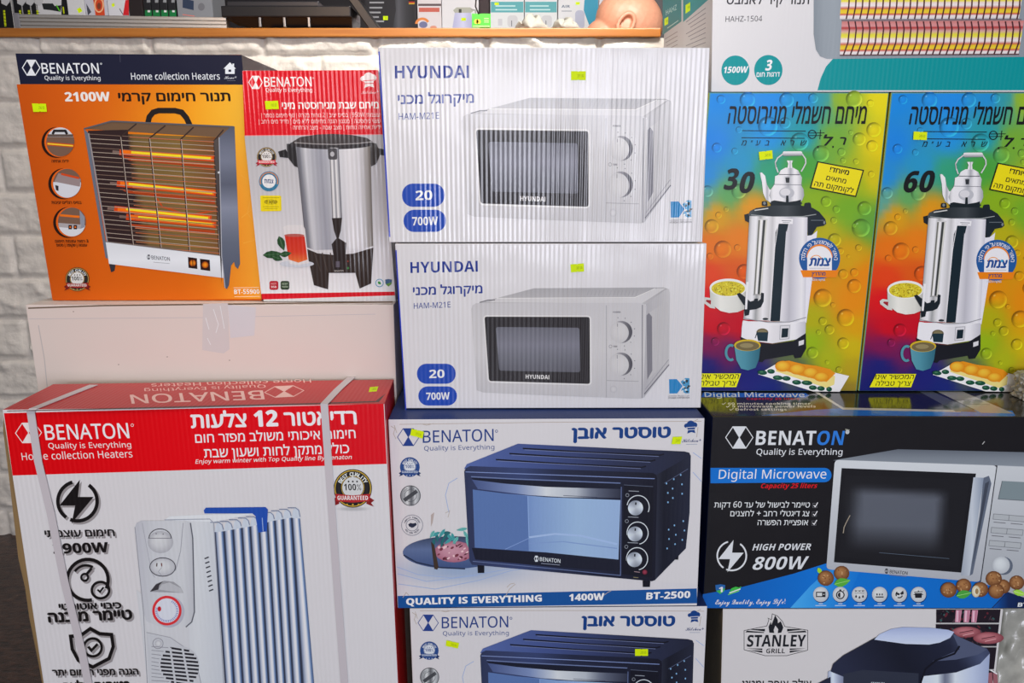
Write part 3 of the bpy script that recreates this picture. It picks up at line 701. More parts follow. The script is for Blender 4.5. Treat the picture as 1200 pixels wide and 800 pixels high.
def person():
    HC = at(735, 33, 2.27); base = Vector((HC.x - .13, 2.30, 0))
    t = thing('person', 'bald person standing behind the counter with bowed head, scalp and ear showing', 'person', base)
    skin = plain('skin', (204, 146, 118), .45, bump=.0006, bscale=120, var=.14)
    h = HC - base
    # head frame: face towards -x, pitched forward
    pit = math.radians(30); fx = Vector((math.cos(pit), 0, -math.sin(pit))); uz_ = Vector((math.sin(pit), 0, math.cos(pit))); sy = Vector((0, 1, 0))
    def hp(f, s, u): return h + fx * f + sy * s + uz_ * u
    bm = bmesh.new()
    def blob(c, rx, ry, rz, M=None, seg=24):
        for v in ball(bm, Matrix(), seg, seg // 2 + 2):
            l = v.co.copy(); v.co = c + fx * l.x * rx + sy * l.y * ry + uz_ * l.z * rz
    blob(hp(0, 0, .02), .096, .076, .084); blob(hp(-.028, 0, .012), .074, .07, .076); blob(hp(.03, 0, -.035), .066, .062, .075); blob(hp(.045, 0, -.088), .042, .042, .036)   # cranium, occiput, face, chin
    blob(hp(.099, 0, -.03), .017, .014, .022); blob(hp(.09, 0, -.012), .012, .01, .03); blob(hp(.088, .03, .006), .016, .026, .009); blob(hp(.088, -.03, .006), .016, .026, .009)  # nose, brows
    blob(hp(.088, 0, -.064), .011, .024, .006); blob(hp(.085, 0, -.073), .011, .022, .007); blob(hp(.06, .045, -.03), .026, .02, .02); blob(hp(.06, -.045, -.03), .026, .02, .02)   # lips, cheeks
    for s in (1, -1):      # ears: rim, hollow left open, lobe
        for k in range(15):
            a = math.radians(-70 + k * 20); blob(hp(-.012 + .02 * math.cos(a) * -1, s * (.078 + .006), -.012 + .03 * math.sin(a)), .0065, .008, .0065, seg=10)
        blob(hp(-.006, s * .074, -.012), .018, .006, .026, seg=12); blob(hp(.004, s * .078, -.04), .008, .006, .009, seg=10)
    # neck
    n0 = hp(-.045, 0, -.06); n1 = Vector((.02, 0, 1.15))
    for k in range(9): c = n0.lerp(n1, k / 8); r = .056 + .012 * (k / 8); ball(bm, (Matrix.Translation(c)) @ Matrix.Scale(r, 4), 20, 12)
    def chain(P, R):
        for (p, q), (r0, r1) in zip(zip(P, P[1:]), zip(R, R[1:])):
            L = (Vector(q) - Vector(p)).length; n = max(2, int(L / .016))
            for k in range(n + 1): c = Vector(p).lerp(Vector(q), k / n); ball(bm, (Matrix.Translation(c)) @ Matrix.Scale(r0 + (r1 - r0) * k / n, 4), 12, 8)
    chain([(.02, 0, 1.15), (0, 0, 1.05), (-.03, 0, .85)], [.066, .085, .09])
    for s in (1, -1): chain([(0, 0, 1.05), (0, s * .15, 1.09), (.01, s * .2, .86), (.1, s * .2, .72), (.2, s * .18, .63)], [.06, .05, .042, .036, .025])
    # hands hanging in front of the thighs
    for s in (1, -1):
        w = Vector((.2, s * .18, .63))
        for c, r in ((w, .03), (w + Vector((.02, 0, -.03)), .036), (w + Vector((.036, 0, -.06)), .034)): ball(bm, (Matrix.Translation(c) @ Matrix.Diagonal((.6, 1, 1, 1))) @ Matrix.Scale(r, 4), 14, 8)
        for k in range(4):
            for q in range(6): ball(bm, (Matrix.Translation(w + Vector((.046 - q * q * .0012, (k - 1.5) * .019, -.08 - q * (.0125 - abs(k - 1.4) * .001))))) @ Matrix.Scale(.0092 - q * .0004, 4), 8, 6)
        for q in range(5): ball(bm, (Matrix.Translation(w + Vector((.03 + q * .003, -s * (.034 + q * .004), -.03 - q * .011)))) @ Matrix.Scale(.0105, 4), 8, 6)
    o = mesh_obj('body', bm, skin, t, True)
    m = o.modifiers.new('remesh', 'REMESH'); m.mode = 'VOXEL'; m.voxel_size = .0032; m.use_smooth_shade = True
    m2 = o.modifiers.new('smooth', 'SMOOTH'); m2.factor = .5; m2.iterations = 4
    for s in (1, -1):
        bm = bmesh.new(); ball(bm, Matrix.Translation(hp(.083, s * .031, -.012)) @ Matrix.Scale(.0115, 4), 14, 10); mesh_obj('eye', bm, plain('eye_white', (225, 220, 214), .2), t, True)
    # clothes: skin-modifier shirt and trousers
    def cloth(name, pts, edges, rad, mat):
        me = bpy.data.meshes.new(name); me.from_pydata([Vector(p) for p in pts], edges, []); o = bpy.data.objects.new(name, me); COL.objects.link(o); o.parent = t
        o.modifiers.new('skin', 'SKIN'); me.materials.append(mat)
        for v, r in zip(me.skin_vertices[0].data, rad): v.radius = r if isinstance(r, tuple) else (r, r)
        me.skin_vertices[0].data[0].use_root = True
        s = o.modifiers.new('sub', 'SUBSURF'); s.levels = 2; s.render_levels = 2
    cloth('shirt', [(-.05, 0, .8), (-.04, 0, .9), (-.01, 0, 1.0), (.0, 0, 1.1), (.015, 0, 1.15), (0, .15, 1.09), (.01, .2, .86), (.1, .2, .72), (.17, .185, .655), (0, -.15, 1.09), (.01, -.2, .86), (.1, -.2, .72), (.17, -.185, .655)],
          [(0, 1), (1, 2), (2, 3), (3, 4), (3, 5), (5, 6), (6, 7), (7, 8), (3, 9), (9, 10), (10, 11), (11, 12)], [(.11, .15), (.11, .15), (.115, .16), (.1, .13), .066, .072, .06, .052, .042, .072, .06, .052, .042], plain('navy_cotton', (46, 54, 78), .8, bump=.001, bscale=300))
    cloth('trousers', [(-.05, 0, .8), (-.05, .09, .74), (-.03, .1, .43), (-.05, .1, .05), (-.05, -.09, .74), (-.03, -.1, .43), (-.05, -.1, .05)], [(0, 1), (1, 2), (2, 3), (0, 4), (4, 5), (5, 6)], [.13, .095, .07, .055, .095, .07, .055], plain('grey_denim', (70, 72, 82), .85, bump=.001, bscale=300))
    for s in (1, -1):
        bm = bmesh.new(); bm_box(bm, (-.12, s * .1 - .045, 0), (.13, s * .1 + .045, .085), .03); mesh_obj('shoe', bm, plain('black_leather', (30, 28, 28), .4), t, True)
person()

# ---- crumpled plastic at the right edge
def film(name, label, q, d, depth, seed, zb, amp):
    a, b_ = at(q[0], q[1], d), at(q[2], q[3], d); bm = bmesh.new(); n = 46; R = []
    x0, x1 = a.x, b_.x; z0, z1 = zb, a.z
    def f(u, v, w): 
        s = noise.noise(Vector((u * 5 + seed, v * 6, w * 3))); k = abs(noise.noise(Vector((u * 9 - seed, v * 8 + 2, w * 5)))) ; return s * amp + k * amp * 1.3
    import itertools
    r = bmesh.ops.create_cube(bm, size=1.0); bmesh.ops.subdivide_edges(bm, edges=bm.edges[:], cuts=28, use_grid_fill=True)
    for v in bm.verts:
        c = v.co + Vector((.5, .5, .5)); n_ = Vector((c.x - .5, c.y - .5, 0)); k = f(c.x, c.z, c.y)
        p = Vector((x0 + (x1 - x0) * c.x, d + depth * c.y, z0 + (z1 - z0) * c.z)); rr = 1 - .25 * max(0, c.z - .75) * 4 * .4
        v.co = p + Vector((n_.x * k * 2, n_.y * k * 2 , (k * .5 if c.z > .5 else 0)))
        v.co.z = max(v.co.z, zb)
    m = plain('plastic_film', (176, 176, 166), .22, spec=.6, bump=.002, bscale=60, var=.25)
    tag(mesh_obj(name, bm, m, None, True), label, 'plastic')
# ================================================================== left stack
# ---- plain white carton behind the radiator carton
ZW = atz(240, 354, 0).z if False else CAMH - 1.15 * math.tan(PITCH - math.atan((400 - 357) / FPX))
b = Carton('plain_carton', 'large plain white unprinted carton with clear tape, behind the radiator carton', 'carton',
           [(30, 359), (461, 353), (476, 800), (95, 800)], 1.15, 1.15, 0.36, white=(220, 208, 204), cols={'front': (214, 192, 180), 'top': (206, 190, 180)}, zt=ZW, zb=0.0, rough=0.5)
p = b.bprint(); p.line([(33, 361), (120, 358), (240, 356.6), (460, 353.6)], 1.6, (104, 84, 66)); p.line([(34, 373.5), (240, 372), (440, 368)], .7, (192, 176, 172))  # first line paints in the dark gap under the slightly raised top flap
p.line([(45, 381), (52, 420), (57, 470)], 1.2, (188, 172, 166))
for x, y in ((86, 365), (139, 427), (196, 418), (269, 422)): p.ell(x, y, .8, .6, (120, 95, 85), n=6)
p = b.part('packing_tape', mat=ink(0.16, 0.0, 0.6), label='strip of clear packing tape over the top seam')
p.fill([(238, 356), (267, 355), (269, 409), (262, 414), (237, 410)], lambda x, y: (206, 190, 184), 4, 6)
for q in ([(241, 372), (245, 386)], [(250, 362), (256, 380), (253, 390)], [(258, 358), (263, 385)], [(243, 396), (247, 404)]): p.line(q, .8, (226, 216, 212))
p.poly([(267, 357), (300, 360), (298, 393), (270, 396)], (209, 196, 194))
b.build(); WHITE_B = b

# ---- heater carton
Z1 = ZW + 0.0008
b = Carton('heater_carton', 'orange carton with navy top band picturing a glowing electric heater, on the plain white carton', 'carton',
           [(18, 63), (283, 65), (307, 351), (62, 353)], 1.185, 1.185, 0.20, white=(224, 214, 212),
           cols={'front': (216, 100, 18), 'left': (225, 140, 40), 'right': (62, 60, 66), 'top': (40, 38, 52), 'back': (200, 95, 20)}, zb=Z1, rough=0.4)
p = b.bprint()
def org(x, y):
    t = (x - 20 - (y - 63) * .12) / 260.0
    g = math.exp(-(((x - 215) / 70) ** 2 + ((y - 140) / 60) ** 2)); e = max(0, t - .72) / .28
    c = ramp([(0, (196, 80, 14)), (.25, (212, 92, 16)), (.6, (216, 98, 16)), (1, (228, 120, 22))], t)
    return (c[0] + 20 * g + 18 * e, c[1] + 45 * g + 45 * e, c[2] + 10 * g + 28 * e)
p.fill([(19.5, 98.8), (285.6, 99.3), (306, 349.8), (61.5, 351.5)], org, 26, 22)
p.fill([(18.1, 62.6), (283.2, 64.4), (286, 99.3), (23.8, 98.6)], lambda x, y: ramp([(0, (27, 29, 50)), (1, (34, 34, 52))], x / 283), 8, 3)
p.line([(140.5, 64), (141, 73)], .6, (70, 70, 84))
for q in ([(282, 205), (297, 215), (290, 250), (299, 262)], [(283, 255), (298, 243)], [(285, 285), (302, 280)]): p.line(q, .8, (250, 165, 60))
p = b.part('brand_logo'); hexlogo(p, 36.6, 79.3, 20.5, 17.5, (226, 224, 226), 1.1)
p.text('BENATON', 49.5, 86, 116.5, 86, 12, (228, 226, 228), .012); p.ring(118.5, 74.7, .9, .9, .5, (220, 220, 220), n=8)
p.text('Quality is Everything', 52.5, 93.6, 118, 93.9, 5, (215, 213, 215), .012)
p = b.part('title_print'); p.text('Home collection Heaters', 154, 93.4, 258, 93.2, 8, (226, 224, 226), .005)
p.text('2100W', 76.5, 118.6, 129.5, 118.3, 10.5, (232, 224, 216), .05); p.text('תנור חימום קרמי', 139, 118.4, 270.5, 118.2, 9.4, (38, 24, 16), .03)
p = b.part('home_emblem'); p.poly([(262, 80.5), (269.5, 73), (276.5, 80.5), (275, 80.5), (275, 86.6), (264, 86.6), (264, 80.5)], (226, 224, 226)); p.rect(267.8, 81.5, 271, 84.2, (40, 40, 56)); p.rect(272.5, 74.5, 274.4, 77.5, (226, 224, 226))
p.text('Home+', 263, 92.6, 277.5, 92.3, 4, (210, 208, 212), .02, .1, style='script'); p.line([(266, 94.6), (276, 94.4)], .4, (120, 120, 130))
p = b.part('appliance_picture', label='picture of a ceramic heater with three glowing bars')
p.line([(173, 146), (175, 137), (179.5, 131.5), (186, 129.5), (205, 129.6), (213, 131.5), (218.5, 138), (222.5, 146.5)], 6.5, (36, 30, 30))
p.poly([(99, 151), (131, 141.5), (274, 148), (257, 161)], (112, 84, 62))
p.fill([(103, 155), (257, 161), (259.5, 299), (126, 283)], lambda x, y: ramp([(0, (46, 32, 32)), (.3, (58, 38, 34)), (.34, (112, 88, 50)), (.7, (128, 98, 52)), (1, (116, 70, 40))], (x - 103 - (y - 155) * .15) / 150), 26, 6)
p.poly([(103, 153), (150, 152), (152, 196), (158, 230), (156, 288), (126, 283)], (50, 34, 34))
for x0, y0, x1, y1 in ((142, 183, 250, 192), (140, 221, 252, 234), (150, 262, 252, 270)): p.poly([(x0, y0), (x1, y1), (x1, y1 + 5), (x0 + 10, y0 + 5)], (170, 62, 24))
p.line([(184, 232), (190, 242), (220, 252), (257, 246)], 2, (186, 70, 24))
for x0, y0, x1, y1 in ((140, 178, 251, 186), (137, 215, 253, 226.5), (134, 244.5, 248, 256), (148, 254, 253, 263.5)):
    p.line([(x0 - 8, y0 - .5), (x0 + 8, y0 + 1)], 3, (120, 96, 88)); p.line([(x0, y0), (x1, y1)], 7, (206, 66, 20)); p.line([(x0 + 4, y0), (x1 - 2, y1 - .3)], 4.6, (240, 110, 20)); p.line([(x0 + 14, y0 + .3), (x1 - 4, y1 - .5)], 2.6, (255, 214, 40))
for i in range(25):
    t = i / 24; p.line([(103 + 22 * t, 157 + 126 * t), (256.5 + 2.5 * t, 166 + 130 * t)], .75, (168, 148, 132) if i % 3 else (120, 96, 82))
for a, c, d in (((160, 145), (141, 160.5), (156, 288)), ((194, 147), (175, 162), (188.5, 290)), ((227, 149), (212, 163), (222, 295)), ((262, 152), (251, 165), (257, 299))):
    p.line([a, c, d], 1.5, (60, 44, 40)); p.line([(c[0] + .8, c[1]), (d[0] + .8, d[1])], .6, (200, 180, 165))

for i in range(25):
    if i % 3 != 1:
        t = i / 24; p.line([(152 + 8 * t, 160.5 + 128 * t), (254 + 3 * t, 166.6 + 130 * t)], .7, ((196, 104, 62), (176, 92, 58), (206, 128, 84))[i % 3])
p.line([(104, 156), (126, 283)], 1.6, (150, 140, 140))
p.poly([(98.5, 151), (103, 155), (127.5, 303), (124, 302)], (104, 108, 120)); p.line([(98.5, 151), (131, 142), (274, 148.6)], 1.8, (92, 88, 92))
p.vfill([(124, 283), (261, 299.5), (262, 325.5), (128, 309)], [(0, (214, 212, 214)), (.5, (226, 224, 226)), (1, (206, 203, 206))])
p.line([(124, 283), (261, 299.5)], 1.2, (120, 108, 104))
p.poly([(128, 309), (135.5, 310), (134.5, 317), (130.5, 319)], (52, 48, 54))
p.vfill([(251, 165), (260, 158), (260, 333), (258, 299)], [(0, (84, 74, 70)), (1, (50, 44, 46))])
p.fill([(257, 161), (270, 149), (275, 148), (281.5, 309), (279, 315), (275.8, 312), (274.5, 306.5), (271, 311), (268.5, 334), (266, 338.6), (263, 336), (260, 300)], lambda x, y: ramp([(0, (84, 86, 100)), (.2, (120, 122, 138)), (.35, (88, 90, 104)), (.5, (132, 134, 150)), (.7, (98, 102, 116)), (1, (78, 82, 98))], (y - 148) / 190), 3, 14)
p.line([(257, 161), (260, 300), (264, 337)], 1.0, (168, 166, 172)); p.ell(256.5, 202, 1.4, 1.4, (200, 196, 196), n=8)
hexlogo(p, 174.5, 301, 4, 5, (50, 50, 60), .5); p.text('BENATON', 178, 303.6, 199.5, 305.6, 4.4, (60, 60, 72), .01); p.line([(180, 307), (199, 308.6)], .5, (150, 150, 155))
for q in ([(220.5, 301), (231, 302.4), (231.6, 315), (221.2, 313.6)], [(234.5, 303), (246, 304.4), (246.6, 317.4), (235.4, 315.8)]):
    p.poly(q, (44, 24, 20)); cx = sum(k[0] for k in q) / 4; cy = sum(k[1] for k in q) / 4; p.disc(cx, cy, 4, 4, (250, 150, 30), (130, 40, 15)); 
p.line([(226, 303), (226.4, 313)], 1, (44, 24, 20))
for k, (cx, cy, cap) in enumerate(((71, 166.3, ('ידית אחיזה',)), (79, 214.7, ('בסיס רגליים יציבות',)), (84.7, 260, ('3 רמות עוצמת חימום', 'עוצמה | שקופה | סטופ')))):
    p = b.part('detail_picture'); p.ell(cx - 4.5, cy + .5, 17.5, 18, (40, 22, 16)); p.ell(cx - 1.4, cy, 17.2, 17.6, (226, 96, 22)); p.ell(cx, cy, 16.4, 17, (118, 88, 72))
    if k == 0:
        p.ell(cx, cy, 16.4, 17, (206, 202, 204), a0=200, a1=340); p.line([(cx - 9, cy - 9), (cx - 7, cy - 13), (cx + 6, cy - 13), (cx + 8, cy - 9)], 3, (40, 36, 38)); p.rect(cx - 15, cy - 9, cx + 15, cy - 6, (96, 78, 70))
        p.line([(cx - 15.5, cy + 2), (cx + 16, cy + 4.5)], 4, (196, 76, 28)); p.line([(cx - 15, cy + 2), (cx + 15, cy + 4.5)], 1.6, (252, 196, 50))
    elif k == 1:
        p.ell(cx, cy, 16.2, 16.8, (210, 206, 210), a0=-5, a1=185); p.poly([(cx - 15, cy - 2), (cx - 10, cy - 12), (cx + 16, cy - 5), (cx + 15, cy + 4)], (150, 130, 128)); p.line([(cx - 7, cy - 11), (cx + 14, cy - 6)], 2.4, (204, 70, 26)); p.poly([(cx - 14, cy + 2), (cx - 10, cy + 3), (cx - 10, cy + 9), (cx - 13, cy + 8)], (48, 44, 48))
    else:
        p.ell(cx, cy, 16.2, 16.8, (212, 208, 210), a0=15, a1=165); p.line([(cx - 14, cy - 8), (cx + 9, cy - 6)], 2.6, (230, 110, 26)); p.poly([(cx + 9, cy - 14), (cx + 15, cy - 6), (cx + 15, cy + 6), (cx + 10, cy + 8)], (140, 140, 150)); p.poly([(cx - 16, cy + 1), (cx + 11, cy + 3), (cx + 10, cy + 8), (cx - 15, cy + 6)], (170, 160, 160))
        for dx in (-4, 2): p.rect(cx + dx, cy + 3.5, cx + dx + 4, cy + 8.5, (50, 26, 22)); p.ell(cx + dx + 2, cy + 6, 1, 1, (240, 110, 30), n=8)
    for j, t in enumerate(cap): w = (20, 34, 39)[k] * (1 if j == 0 else .92); p.text(t, cx - w / 2 + (0, -1, 0)[k], cy + 24 + 4.6 * j, cx + w / 2, cy + 24 + 4.6 * j, 3, (50, 26, 16), .02)
p = b.part('quality_badge'); seal(p, 91, 327, 14, (44, 40, 38), (214, 208, 202), (150, 40, 36), (226, 214, 208), (190, 150, 80))
p = b.part('model_number'); p.text('BT-55900', 275, 344.3, 304.5, 344, 5.5, (236, 226, 214), .03); p.line([(274, 337), (303.5, 336.6)], .6, (240, 216, 180)); p.line([(275, 347.4), (305, 347)], .6, (240, 216, 180))
b.sticker([(38, 121.2), (54.5, 121.6), (55.6, 131), (39.6, 131.2)], txt='299.00')
b.build()

# ---- mini urn carton
b = Carton('urn_carton', 'red and grey carton picturing a small steel hot water urn with a cup of tea', 'carton',
           [(284, 83), (443, 82), (463.5, 346.5), (308.4, 352)], 1.175, 1.175, 0.21, white=(222, 222, 230),
           cols={'front': (214, 214, 222), 'left': (200, 60, 60), 'right': (205, 205, 212), 'top': (205, 30, 40)}, zb=Z1, rough=0.36, flute=.0003, coat=.5)
p = b.bprint(); p.vfill([(286.5, 159), (448.5, 157.5), (463, 342.5), (306, 344.5)], [(0, (178, 178, 186)), (.4, (196, 196, 204)), (1, (226, 226, 234))])
p.fill([(284, 83), (443, 82), (448.5, 157.8), (286.7, 159.2)], lambda x, y: ramp([(0, (222, 16, 34)), (1, (214, 18, 34))], (x - 280) / 165), 6, 4)
p.poly([(306.4, 344), (462.6, 341.6), (462.9, 346), (307.4, 350.8)], (206, 22, 38)); p.line([(286.5, 159), (448.5, 157.6)], .7, (232, 150, 156))
p = b.part('brand_logo'); hexlogo(p, 299.5, 96.5, 16, 14.5, (240, 236, 240), 1.0); p.text('BENATON', 309.8, 101.5, 365.5, 101, 11, (244, 240, 242), .012); p.ring(367, 91.5, .8, .8, .4, (236, 220, 224), n=8); p.text('Quality is Everything', 311.5, 107.6, 366, 107.6, 4.6, (240, 226, 230), .012)
p = b.part('kitchen_emblem'); chef(p, 432, 94.5, 1.15, (236, 224, 228), (214, 18, 34)); p.text('Kitchen+', 423.5, 110, 444, 109.5, 4.4, (232, 200, 206), .0, .1, style='script')
p = b.part('title_print'); p.text('מיחם שבת מנירוסטה מיני', 330.5, 127.6, 444, 126.8, 7.4, (244, 238, 240), .025)
p.text('עוצמתי 950W | בסיס יציב | 2 נורות בקרה | גוף חימום נסתר |', 306.5, 137.5, 445.5, 136.8, 4.3, (240, 214, 218), .0)
p.text('עשוי נירוסטה | מנגנון הגנה מחימום ללא מים | מדיד מים רחב |', 303.5, 144.7, 446, 144, 4.3, (240, 214, 218), .0)
p.text('ידיות אחיזה נוחות | מצב שבת - מצב הרתחה', 343.5, 151.8, 446.5, 151.2, 4.3, (240, 214, 218), .0)
p = b.part('quality_badge'); seal(p, 312.5, 184, 11.5, (46, 42, 42), (222, 220, 222), (206, 46, 66), (240, 226, 228), (190, 160, 100))
p = b.part('approval_badge'); p.ell(315.3, 212.3, 11.8, 11.8, (54, 120, 158)); p.ring(315.3, 212.3, 10.2, 10.2, 1.2, (200, 130, 80), 160, 380); p.ell(315.3, 212.3, 8, 8, (228, 230, 236)); p.text('צמת', 310, 214.4, 320.6, 214.4, 4.4, (40, 70, 120), .03)
p.poly([(305, 229.5), (306.5, 229), (328, 229), (329.6, 230), (330, 246), (328.8, 247.2), (307, 247.6), (305.6, 246.6)], (232, 212, 20)); p.ring(317.5, 236.5, 7.5, 2.6, .4, (120, 110, 20)); p.text('קומקום תה', 310.5, 238, 324.8, 238, 3, (50, 46, 12), .03)
for y, a in ((231.6, 308), (242, 308.4), (244.2, 310)): p.line([(a, y), (635.4 - a, y)], .45, (140, 128, 20))
p = b.part('appliance_picture', label='picture of a small steel urn with black base and tap')
p.poly([(326, 177.5), (335, 174.8), (337, 179), (347, 182), (346, 186), (328, 184)], (38, 36, 40)); p.poly([(451, 175), (441, 173), (438, 180), (452, 182.5)], (44, 42, 46))
p.poly([(336, 168.5), (349, 168), (351, 197), (345, 194.5), (337, 184)], (42, 40, 44)); p.poly([(431, 166), (441, 168), (446, 180), (441, 192), (435, 195)], (58, 54, 54))
p.strip((346.5, 171), (434, 170), (437.5, 291), (359, 293), [(0, (96, 96, 106)), (.05, (120, 122, 134)), (.12, (196, 198, 208)), (.2, (172, 174, 186)), (.32, (150, 152, 166)), (.44, (176, 178, 190)), (.55, (196, 198, 208)), (.7, (218, 218, 226)), (.85, (206, 206, 214)), (.95, (150, 146, 146)), (1, (110, 104, 100))])
p.poly([(359, 293), (372, 297.5), (392, 299.5), (415, 297.8), (437.5, 291), (437.6, 288), (415, 294), (392, 296), (372, 294), (358.6, 289.5)], (206, 206, 214))
p.ell(389, 168.5, 49, 6.4, (50, 46, 50)); p.poly([(343, 166), (352, 160.5), (372, 157.5), (390, 156.8), (412, 158), (430, 161.5), (437, 166), (432, 168), (345, 168)], (66, 60, 62)); p.line([(345, 167), (368, 168.6), (392, 169.2), (420, 168), (437, 166)], 1.1, (150, 146, 150))
p.strip((386, 173), (397, 173), (401, 256), (389.5, 256), [(0, (70, 70, 80)), (.2, (228, 228, 234)), (.45, (128, 130, 140)), (.6, (226, 226, 232)), (.85, (150, 152, 162)), (1, (86, 86, 96))])
p.quadr([(384, 173.5), (395, 173.5), (395.5, 187), (385, 187)], 2.5, (74, 72, 78)); p.ell(389.5, 180.5, 2.6, 3, (176, 176, 184))
p.poly([(358.8, 291), (372, 296.6), (392, 298.6), (414, 297), (437.6, 290), (435, 332), (421.5, 338), (416.5, 319.6), (385.5, 319.6), (384.6, 339), (368, 334)], (54, 44, 42))
for t in (.12, .24, .36, .75, .84, .92): p.line([(359 + 78 * t, 296), (368 + 66 * t, 318)], 1.1, (72, 62, 58))
p.poly([(389, 255.5), (401, 255), (399.5, 270), (397, 279), (406, 284.5), (405, 300), (403, 319), (391, 319), (391, 300), (388.6, 286), (394.5, 279), (391.5, 270)], (46, 38, 38)); p.rect(393.6, 306, 398.4, 313, (92, 86, 100)); p.ell(408, 314, 1.4, 1.4, (60, 130, 70), n=8); p.ell(407.8, 306, 1, 1, (150, 60, 50), n=8); p.text('BENATON', 392, 318.3, 402.6, 318, 1.9, (200, 196, 196), .0)
p = b.part('tea_picture', label='picture of a glass cup of red tea with leaves')
p.ell(348, 309, 20, 4, (196, 202, 216)); p.poly([(332, 266), (337, 263.5), (355, 263.5), (357.5, 268), (362, 308), (350, 310.5), (340, 309), (336.5, 303)], (214, 212, 218)); p.vfill([(333.5, 275), (357, 276.6), (360.5, 304), (350, 307.6), (338.5, 304)], [(0, (196, 44, 30)), (.6, (206, 56, 36)), (1, (222, 120, 60))]); p.ell(345, 275.6, 11.8, 1.8, (176, 90, 84))
for a in ((320, 298, 24, 4.5, -4), (330, 285, 18, 4.5, 70), (325, 302, 14, 4, 20), (335, 297.5, 14, 3.5, -10)): leaf(p, *a, col=(38, 74, 44), vein=(80, 120, 84))
p = b.part('feature_icon'); p.rrect(316, 329, 326.2, 339.4, 2.2, (176, 26, 44)); p.text('HOT', 318, 333.4, 324.2, 333.4, 2.2, (236, 200, 206)); p.text('950', 318, 337.2, 324.2, 337.2, 2.4, (240, 220, 224), .02)
p = b.part('feature_icon'); p.rrect(329, 329, 339.2, 339.2, 2.2, (52, 66, 50)); p.text('KEEP', 330.8, 333.4, 337.4, 333.4, 2, (190, 210, 190)); p.text('WARM', 330.8, 336.8, 337.4, 336.8, 2, (190, 210, 190))
p = b.part('eco_mark'); p.ring(444.8, 331.4, 4.4, 4.4, .9, (90, 150, 190)); leaf(p, 444.8, 331.4, 5, 1.6, 40, (60, 150, 70), (60, 150, 70))
p = b.part('shield_mark'); shield(p, 455.4, 331.2, 8, 9, (70, 100, 140), (100, 150, 70))
b.sticker([(310.5, 118.4), (326, 118), (327, 127.8), (311.6, 128.2)], txt='199.00')
b.build()

# ---- oil radiator carton in front
RQ = [(3, 482), (450.5, 471), (471, 885), (62.5, 885)]
b = Carton('radiator_carton', 'big red and white carton picturing a white oil radiator, bound with two white straps', 'carton',
           RQ, 0.985, 1.012, 0.128, white=(216, 210, 216),
           cols={'front': (214, 208, 214), 'top': (186, 34, 36), 'right': (196, 30, 36), 'left': (176, 142, 84), 'bottom': (200, 190, 180)}, zb=0.0, rough=0.38, flute=.00018, coat=.25)
zt = (b.c3[0].z + b.c3[1].z) / 2
p = b.bprint(); p.fill([(4.6, 484), (449.6, 473), (453.2, 543.4), (14.8, 557)], lambda x, y: ramp([(0, (214, 6, 16)), (.5, (224, 8, 22)), (1, (212, 16, 32))], x / 450), 10, 4)
p = b.part('brand_logo'); hexlogo(p, 33.4, 507, 30.5, 23, (232, 218, 220), .9, -.02); p.text('BENATON', 53.5, 515.2, 152, 513, 17.5, (244, 232, 234), .012); p.ring(155, 498, 1.6, 1.6, .6, (236, 214, 216), n=10); p.text('Quality is Everything', 57, 525.4, 154, 524, 6.6, (240, 222, 224), .004); p.text('Home collection Heaters', 26, 539, 155.6, 535.6, 8.6, (242, 226, 228), .0)
p = b.part('title_print'); p.text('רדיאטור 12 צלעות', 224, 501.2, 418.5, 496.5, 15, (246, 236, 238), .028); p.text('חימום איכותי משולב מפזר חום', 229, 518.6, 417, 513, 9.6, (244, 232, 234), .012); p.text('כולל מתקן לחות ושעון שבת', 239.5, 536, 409.5, 530.5, 9.8, (244, 232, 234), .012); p.text('Enjoy warm winter with Top Quality line By Benaton', 229, 543, 412.5, 537.5, 4.8, (240, 222, 224), .012, .2)
p = b.part('quality_badge'); p.disc(414, 596, 22, 3.2, (176, 172, 178), (214, 208, 214)); seal(p, 413.5, 572, 22.5, (36, 33, 36), (208, 206, 210), (176, 40, 46), (240, 228, 230), (196, 160, 60))
BLK = (26, 22, 24); SH = (150, 142, 146)
def shadowed(f):
    f(2.2, 2.2, SH); f(0, 0, BLK)
p = b.part('power_icon'); shadowed(lambda a, c, k: bolt(p, 91 + a, 587 + c, 23, k, 4.2))
p = b.part('power_print'); shadowed(lambda a, c, k: (p.text('חימום עוצמתי', 53 + a, 629 + c, 135 + a, 627.6 + c, 7.6, k, .03), p.text('2900W', 63 + a, 648.2 + c, 128 + a, 646.4 + c, 11.5, k, .05)))
p = b.part('timer_icon')
def tim(a, c, k):
    p.ring(103 + a, 679 + c, 24, 24, 4, k, 78, 385); p.ring(101 + a, 679 + c, 16, 17, 3, k, 215, 300); p.ring(99.5 + a, 676 + c, 4, 4, 2.6, k); p.line([(101.5 + a, 672.6 + c), (107.6 + a, 665.4 + c)], 3.2, k); p.ring(118 + a, 691 + c, 10.2, 9.6, 3, k); p.line([(114.4 + a, 690.4 + c), (117.4 + a, 693 + c), (121.6 + a, 687.6 + c)], 2.2, k)
shadowed(tim)
p = b.part('timer_print'); shadowed(lambda a, c, k: (p.text('כיבוי אוטומטי', 69.5 + a, 714 + c, 143 + a, 712 + c, 6.6, k, .05), p.text('טיימר מובנה', 57 + a, 728.6 + c, 156 + a, 724.6 + c, 10.5, k, .05)))
p = b.part('shield_icon')
def shd(a, c, k):
    p.line([(x + a, y + c) for x, y in ((83, 745), (95, 744), (106, 736), (117, 742), (131, 743), (133, 757), (128, 771), (109, 781), (92, 773), (85, 760))], 4, k, True); p.ring(109 + a, 758 + c, 10.5, 10.5, 3, k); p.line([(103.5 + a, 757 + c), (107.4 + a, 761.6 + c), (114.6 + a, 754 + c)], 3, k)
shadowed(shd)
